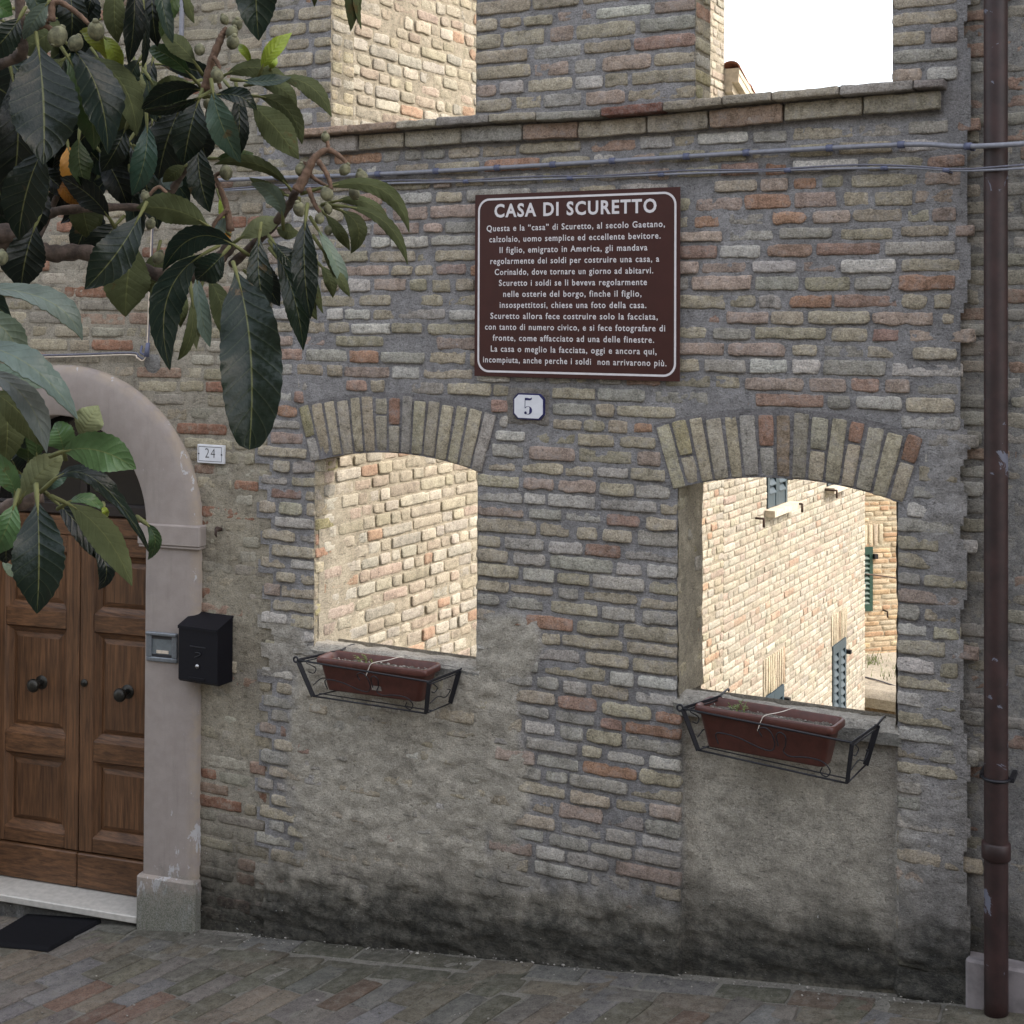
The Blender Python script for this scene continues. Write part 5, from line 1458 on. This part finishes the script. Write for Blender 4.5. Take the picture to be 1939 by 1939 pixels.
LEAVES = [
 # upper left group
 (70, 76, 82, 312, 132, 'D', 1.42, 0, (82, 190), -.05), (122, 78, 204, 292, 80, 'D', 1.46, 25, (182, 165)), (120, 95, 178, 285, 70, 'M', 1.49, 0, (165, 190)),
 (160, 104, 258, 258, 66, 'U', 1.55, 20, (232, 160)), (88, 270, 36, 455, 88, 'D', 1.50, -20), (20, 130, 12, 400, 95, 'B', 1.62, 0), (70, 300, 66, 452, 70, 'B', 1.58, 20),
 (40, 28, -30, 110, 60, 'D', 1.44, 20), (95, 0, 45, 75, 38, 'P', 1.44, 25), (130, -30, 135, 72, 60, 'B', 1.52, 0), (45, -40, 82, 42, 40, 'L', 1.48, 0), (-30, -20, 24, 28, 50, 'G', 1.6, 0),
 (222, 138, 150, 58, 34, 'Y', 1.58, 20, (190, 80)), (192, 66, 222, 140, 34, 'Y', 1.56, -15, (216, 98)), (200, 120, 218, 140, 16, 'Y', 1.6, 0),
 (128, 272, 160, 362, 58, 'O', 1.66, 0), (105, 335, 152, 392, 28, 'O', 1.66, 0), (210, 418, 114, 336, 52, 'B', 1.60, 30, (170, 370)), (70, 420, 40, 548, 80, 'B', 1.56, 10), (-10, 250, 18, 420, 70, 'B', 1.66, 0),
 (150, 255, 165, 360, 46, 'M', 1.60, 30), (160, 300, 145, 345, 40, 'U', 1.62, 10),
 # hanging from above
 (222, -40, 224, 82, 46, 'U', 1.55, 10), (252, -50, 243, 122, 42, 'B', 1.52, 15), (288, -50, 298, 88, 50, 'B', 1.58, 0), (300, -60, 327, 82, 34, 'L', 1.50, 40), (350, -40, 368, 44, 18, 'U', 1.5, 40),
 (270, 0, 270, 128, 18, 'B', 1.54, 50), (182, -30, 166, 34, 22, 'B', 1.55, 20), (160, -40, 150, 66, 60, 'B', 1.6, 0), (340, -40, 305, 70, 36, 'M', 1.56, 30),
 (484, -120, 490, 77, 84, 'D', 1.38, 0, (484, -20)), (660, -110, 664, 60, 32, 'U', 1.42, 20, (668, -20)), (692, -100, 684, 56, 20, 'U', 1.42, 40), (592, -40, 595, 13, 14, 'U', 1.45, 0),
 (265, 112, 238, 168, 40, 'L', 1.60, 30), (255, 118, 268, 185, 24, 'W', 1.62, 40), (375, 128, 300, 58, 40, 'U', 1.57, -20), (368, 150, 280, 92, 40, 'M', 1.60, 20, (322, 108)), (368, 156, 290, 168, 52, 'U', 1.63, 10),
 # around the upper fruiting shoot
 (388, 172, 268, 206, 52, 'D', 1.55, 35, (330, 172)), (386, 180, 272, 210, 24, 'D', 1.52, 50), (378, 184, 348, 312, 70, 'D', 1.52, 0), (402, 166, 456, 308, 58, 'L', 1.48, -15, (420, 235)), (448, 168, 446, 302, 40, 'B', 1.58, 25),
 (420, 146, 548, 150, 34, 'U', 1.56, 25, (480, 128)), (452, 152, 552, 146, 24, 'L', 1.50, 40), (515, 148, 628, 222, 36, 'U', 1.56, 20, (585, 162)), (478, 160, 562, 204, 36, 'U', 1.6, 0, (530, 166)),
 (478, 182, 572, 274, 42, 'U', 1.58, 15, (542, 206)), (472, 194, 566, 302, 66, 'U', 1.55, 0, (518, 238)), (494, 134, 553, 62, 32, 'Y', 1.53, 20, (515, 98)), (512, 132, 524, 108, 18, 'Y', 1.55, 0), (477, 126, 448, 86, 18, 'Y', 1.56, 20, (464, 98)),
 (400, 182, 486, 208, 34, 'D', 1.53, 20, (450, 182)), (430, 160, 470, 196, 30, 'U', 1.6, 0),
 (278, 226, 250, 370, 52, 'L', 1.52, 10), (240, 236, 192, 325, 50, 'D', 1.56, 10), (345, 198, 300, 340, 84, 'B', 1.62, 0), (300, 215, 330, 330, 70, 'B', 1.66, 0), (376, 262, 398, 402, 56, 'D', 1.55, 0), (360, 230, 390, 300, 60, 'B', 1.6, 0),
 (355, 312, 308, 345, 30, 'U', 1.62, 0), (300, 330, 345, 352, 40, 'P', 1.66, 0), (248, 262, 215, 300, 26, 'U', 1.66, 0),
 # middle
 (400, 432, 258, 394, 64, 'U', 1.50, 5, (332, 398)), (270, 398, 160, 548, 78, 'D', 1.46, 0, (222, 478), -.03), (258, 450, 238, 600, 96, 'U', 1.58, 0), (225, 420, 180, 500, 70, 'B', 1.66, 0), (300, 470, 290, 560, 50, 'U', 1.66, 0),
 (455, 472, 308, 514, 54, 'D', 1.45, 25, (372, 448)), (425, 478, 372, 530, 60, 'D', 1.47, 20), (398, 474, 322, 702, 74, 'D', 1.46, 20, (318, 560)), (372, 512, 398, 658, 36, 'P', 1.56, 20), (385, 530, 372, 662, 24, 'W', 1.56, 0, (372, 600)),
 (362, 552, 336, 682, 26, 'U', 1.52, 25, (362, 630)), (352, 545, 342, 620, 26, 'U', 1.52, 0), (345, 540, 286, 580, 38, 'U', 1.58, 0, (310, 545)), (390, 520, 432, 656, 48, 'U', 1.56, 10, (420, 580)), (335, 460, 372, 500, 40, 'W', 1.60, 20),
 (446, 512, 472, 852, 124, 'D', 1.36, 0, (474, 660), -.06, .22, .58, 1.3, .6, .42), (492, 440, 506, 606, 52, 'D', 1.45, 20, (490, 520)), (580, 404, 588, 604, 56, 'D', 1.44, 10, (576, 500)), (518, 470, 574, 664, 50, 'D', 1.52, 15, (556, 560)),
 (520, 482, 600, 606, 46, 'U', 1.54, 10, (562, 540)), (515, 455, 560, 505, 30, 'D', 1.50, 35), (480, 470, 530, 580, 50, 'B', 1.58, 0), (470, 520, 520, 560, 50, 'B', 1.6, 0),
 (596, 425, 656, 552, 28, 'P', 1.50, 35, (632, 490)), (602, 460, 662, 562, 22, 'U', 1.50, 20, (640, 520)), (604, 500, 630, 564, 26, 'U', 1.54, 10, (624, 528)), (600, 520, 612, 594, 15, 'U', 1.54, 20),
 (588, 362, 775, 442, 34, 'U', 1.50, 20, (716, 356)), (625, 384, 738, 420, 24, 'U', 1.54, 20, (690, 382)), (640, 390, 772, 502, 25, 'U', 1.50, 30, (728, 420)), (636, 394, 664, 480, 42, 'U', 1.53, 10, (678, 430)), (612, 402, 662, 474, 26, 'U', 1.55, 0),
 (556, 366, 404, 312, 28, 'U', 1.54, 10, (490, 312)), (552, 372, 472, 336, 26, 'U', 1.56, 0), (536, 418, 475, 348, 36, 'P', 1.52, 20, (520, 372)), (448, 456, 534, 412, 40, 'W', 1.55, 0, (490, 430)), (520, 430, 566, 440, 34, 'U', 1.6, 0),
 (430, 440, 405, 425, 40, 'P', 1.62, 0), (405, 300, 480, 290, 30, 'M', 1.64, 0), (415, 370, 428, 440, 22, 'Y', 1.66, 30), (420, 400, 436, 452, 20, 'O', 1.68, 30),
 # leaves at the left edge, mostly 'P' with sky sheen painted in
 (-70, 548, 156, 645, 46, 'P', 1.20, 35, (82, 566)), (-60, 590, 46, 706, 58, 'P', 1.25, 20, (10, 626)), (-70, 650, 147, 795, 58, 'P', 1.18, 30, (52, 690)), (-50, 690, 78, 735, 40, 'P', 1.24, 25), (-40, 700, 88, 858, 50, 'P', 1.20, 40, (46, 752)), (-30, 735, 86, 850, 60, 'U', 1.23, 0, (34, 778)),
 (10, 745, 8, 882, 70, 'U', 1.28, 0), (30, 770, 48, 850, 40, 'L', 1.30, 20), (-30, 620, 22, 660, 40, 'G', 1.3, 0),
 # rosette in front of the door
 (36, 950, 122, 864, 66, 'W', 1.24, -10, (74, 898)), (112, 858, 258, 888, 80, 'G', 1.18, -15, (182, 852)), (122, 858, 104, 802, 58, 'G', 1.22, 20), (152, 832, 186, 768, 62, 'W', 1.22, 10), (70, 870, 72, 792, 44, 'M', 1.30, 0), (55, 880, 58, 815, 60, 'M', 1.32, 10),
 (92, 918, 290, 1058, 34, 'D', 1.20, 45, (182, 910)), (272, 988, 280, 1060, 26, 'M', 1.20, 0, (294, 1020)), (70, 938, 70, 1162, 104, 'D', 1.15, 0, (74, 1050), -.03), (116, 948, 250, 1110, 62, 'U', 1.22, 5, (194, 1008)), (100, 945, 205, 1070, 50, 'B', 1.30, 0), (160, 1010, 186, 1116, 34, 'B', 1.30, 10, (200, 1070)),
 (30, 948, -12, 1052, 56, 'G', 1.18, 10), (30, 942, -30, 850, 46, 'G', 1.22, 10, (14, 900)), (122, 956, 204, 975, 22, 'G', 1.26, 30, (165, 946)), (196, 958, 204, 978, 14, 'Y', 1.26, 0), (22, 1000, 12, 1066, 50, 'B', 1.3, 0), (5, 1060, 30, 1092, 18, 'P', 1.32, 40), (80, 930, 128, 900, 30, 'L', 1.3, 20),
 (40, 900, 10, 840, 60, 'B', 1.34, 0), (60, 905, 100, 860, 50, 'B', 1.34, 0), (20, 890, 45, 960, 40, 'L', 1.3, 10),
]
for row in LEAVES: leaf(*row)
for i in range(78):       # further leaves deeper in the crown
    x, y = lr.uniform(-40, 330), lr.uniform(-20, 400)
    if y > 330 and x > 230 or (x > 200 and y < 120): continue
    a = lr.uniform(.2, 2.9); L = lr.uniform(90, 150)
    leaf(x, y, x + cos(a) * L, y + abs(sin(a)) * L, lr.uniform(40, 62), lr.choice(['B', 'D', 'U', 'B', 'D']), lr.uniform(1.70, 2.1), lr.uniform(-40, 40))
for i in range(46):
    x, y = lr.uniform(40, 330), lr.uniform(90, 330)
    a = lr.uniform(.7, 2.4); L = lr.uniform(90, 140)
    leaf(x, y, x + cos(a) * L, y + sin(a) * L, lr.uniform(40, 58), lr.choice(['B', 'D', 'B', 'U']), lr.uniform(1.66, 1.95), lr.uniform(-40, 40))
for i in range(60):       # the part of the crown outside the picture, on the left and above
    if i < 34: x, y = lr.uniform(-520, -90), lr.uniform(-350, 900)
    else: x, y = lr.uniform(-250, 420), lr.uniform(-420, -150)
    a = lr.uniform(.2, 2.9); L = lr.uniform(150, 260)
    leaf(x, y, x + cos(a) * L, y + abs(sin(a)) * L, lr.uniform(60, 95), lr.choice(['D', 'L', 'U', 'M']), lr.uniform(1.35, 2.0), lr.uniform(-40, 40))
LV.build('crown', [M_leaf, M_leafu], tree)

def px_path(pts, depth):
    return np.array([AT(p[0], p[1], p[2] if len(p) > 2 else depth) for p in pts])
def branch(pts, r, depth=TD, mat=None, name='branch', n=6):
    L = catm(px_path(pts, depth), n); rad = np.interp(np.linspace(0, 1, len(L)), np.linspace(0, 1, len(r)), r)
    rad = rad * (1 + .12 * np.sin(np.arange(len(L)) * 2.1))
    b = MB(); b.tube(L, rad, 10); return b.build(name, [mat or M_bark], tree)
# trunk stands outside the picture
tp = tree_base; fork = AT(-330, 700, 1.9)
b = MB(); L = catm([tp - [0, 0, .1], tp + [.02, .01, .5], (tp + fork) / 2 + [.03, 0, .1], fork, AT(-300, 300, 1.8), AT(-240, -200, 1.75)], 8)
b.tube(L, np.linspace(.055, .02, len(L)), 12); b.build('trunk', [M_bark], tree)
branch([(-322, 620, 1.86), (-200, 500, 1.75), (-60, 455, 1.66), (42, 445, 1.62), (62, 468), (100, 480), (160, 478), (230, 498), (300, 520), (350, 524), (385, 520), (415, 490), (440, 462)], [.022, .012, .0095, .0075, .0075])
branch([(-60, 455, 1.66), (-20, 472, 1.64), (40, 452, 1.62)], [.008, .006])
branch([(-315, 420, 1.83), (-150, 420, 1.78), (60, 412, 1.72), (120, 398), (240, 392, 1.68), (300, 400, 1.66)], [.014, .006, .004])
branch([(300, 400, 1.66), (345, 330, 1.64), (385, 262, 1.6), (400, 190, 1.57)], [.005, .004, .004])
branch([(60, 480), (100, 390, 1.66), (130, 320, 1.66)], [.004, .003])
branch([(-280, 100, 1.8), (-100, 130, 1.6), (30, 108, 1.48), (38, 60, 1.46), (36, -60, 1.46)], [.012, .008, .006, .005])
branch([(40, 60, 1.46), (75, 50, 1.45), (92, 40, 1.45)], [.004, .003], mat=M_stalk)
branch([(440, 500), (505, 440, 1.56), (545, 392, 1.53), (560, 362, 1.51)], [.0055, .0045], mat=M_bark)
branch([(-318, 640, 1.85), (-120, 900, 1.45), (-20, 968, 1.28), (38, 952, 1.25), (80, 940, 1.25)], [.02, .011, .008, .006])
branch([(-300, 560, 1.85), (-150, 640, 1.4), (-60, 640, 1.25)], [.012, .008, .005])
# fruit stalks
branch([(437, 438), (428, 388), (415, 352), (407, 335), (418, 326)], [.0045, .0030, .0022], 1.56, M_stalk, 'fruit_stalk')
branch([(432, 396), (408, 420), (400, 442)], [.0026, .0020], 1.555, M_stalk, 'fruit_stalk')
branch([(562, 362), (580, 330), (595, 300), (622, 284), (650, 302), (655, 312)], [.0062, .0045, .0030, .0018], 1.50, M_stalk, 'fruit_stalk')
branch([(622, 284), (620, 270), (616, 262)], [.0024, .0020], 1.50, M_stalk, 'fruit_stalk')
branch([(602, 304), (618, 328), (626, 352), (622, 366)], [.0032, .0026, .0022], 1.49, M_stalk, 'fruit_stalk')
branch([(584, 356), (592, 378), (600, 394), (607, 402)], [.0030, .0022], 1.49, M_stalk, 'fruit_stalk')
branch([(588, 332), (604, 344), (630, 358)], [.0026, .0018], 1.52, M_stalk, 'fruit_stalk')
branch([(575, 345), (572, 322), (577, 306)], [.0028, .0022], 1.51, M_stalk, 'fruit_stalk')
branch([(388, 172), (400, 120), (415, 80), (422, 64), (430, 52)], [.0052, .0044, .0030], 1.53, M_stalk, 'fruit_stalk')
branch([(403, 108), (414, 124), (412, 148), (418, 168)], [.0028, .0020], 1.52, M_stalk, 'fruit_stalk')
branch([(98, 40), (100, 8), (118, 6), (150, 28), (168, 46)], [.0040, .0030, .0022], 1.44, M_stalk, 'fruit_stalk')
branch([(40, 64), (62, 50), (85, 48), (100, 58)], [.0030, .0030], 1.45, M_stalk, 'fruit_stalk')
branch([(280, 372), (300, 354), (318, 368)], [.002, .002], 1.5, M_stalk, 'fruit_stalk')
FR = [(428, 327, 13, 1.555), (569, 321, 11, 1.505), (616, 260, 9, 1.50), (653, 321, 11, 1.495), (685, 336, 13, 1.50), (619, 368, 13, 1.485), (567, 396, 13, 1.485), (671, 367, 11, 1.52), (605, 414, 10, 1.485), (621, 396, 9, 1.50), (622, 436, 9, 1.54),
      (425, 37, 9, 1.53), (449, 46, 11, 1.54), (439, 62, 12, 1.525), (441, 80, 13, 1.52), (378, 94, 11, 1.56), (411, 143, 13, 1.515), (394, 196, 10, 1.55), (182, 58, 17, 1.435), (109, 69, 19, 1.43), (143, 82, 15, 1.45), (285, 424, 10, 1.56), (300, 488, 12, 1.60), (276, 372, 10, 1.50), (2, 488, 14, 1.5), (370, 447, 8, 1.56)]
for (x, y, r, d) in FR:
    R = r * d / F; p = AT(x, y, d); b = MB()
    M = np.array(Matrix.Rotation(lr.uniform(-.6, .6), 3, 'X') @ Matrix.Rotation(lr.uniform(-.6, .6), 3, 'Y'))
    b.ellipsoid(p, (R * .95, R * .95, R * 1.12), nu=14, nv=10, M=M)
    b.ellipsoid(p + M @ np.array([0, 0, -R * 1.06]), (R * .3, R * .3, R * .16), nu=8, nv=5, col=(.2, .15, .1))
    b.tube([p + M @ np.array([0, 0, R * 1.35]), p + M @ np.array([0, 0, R * .9])], [R * .28, R * .5], 7)
    b.build('fruit', [M_fruit], tree)
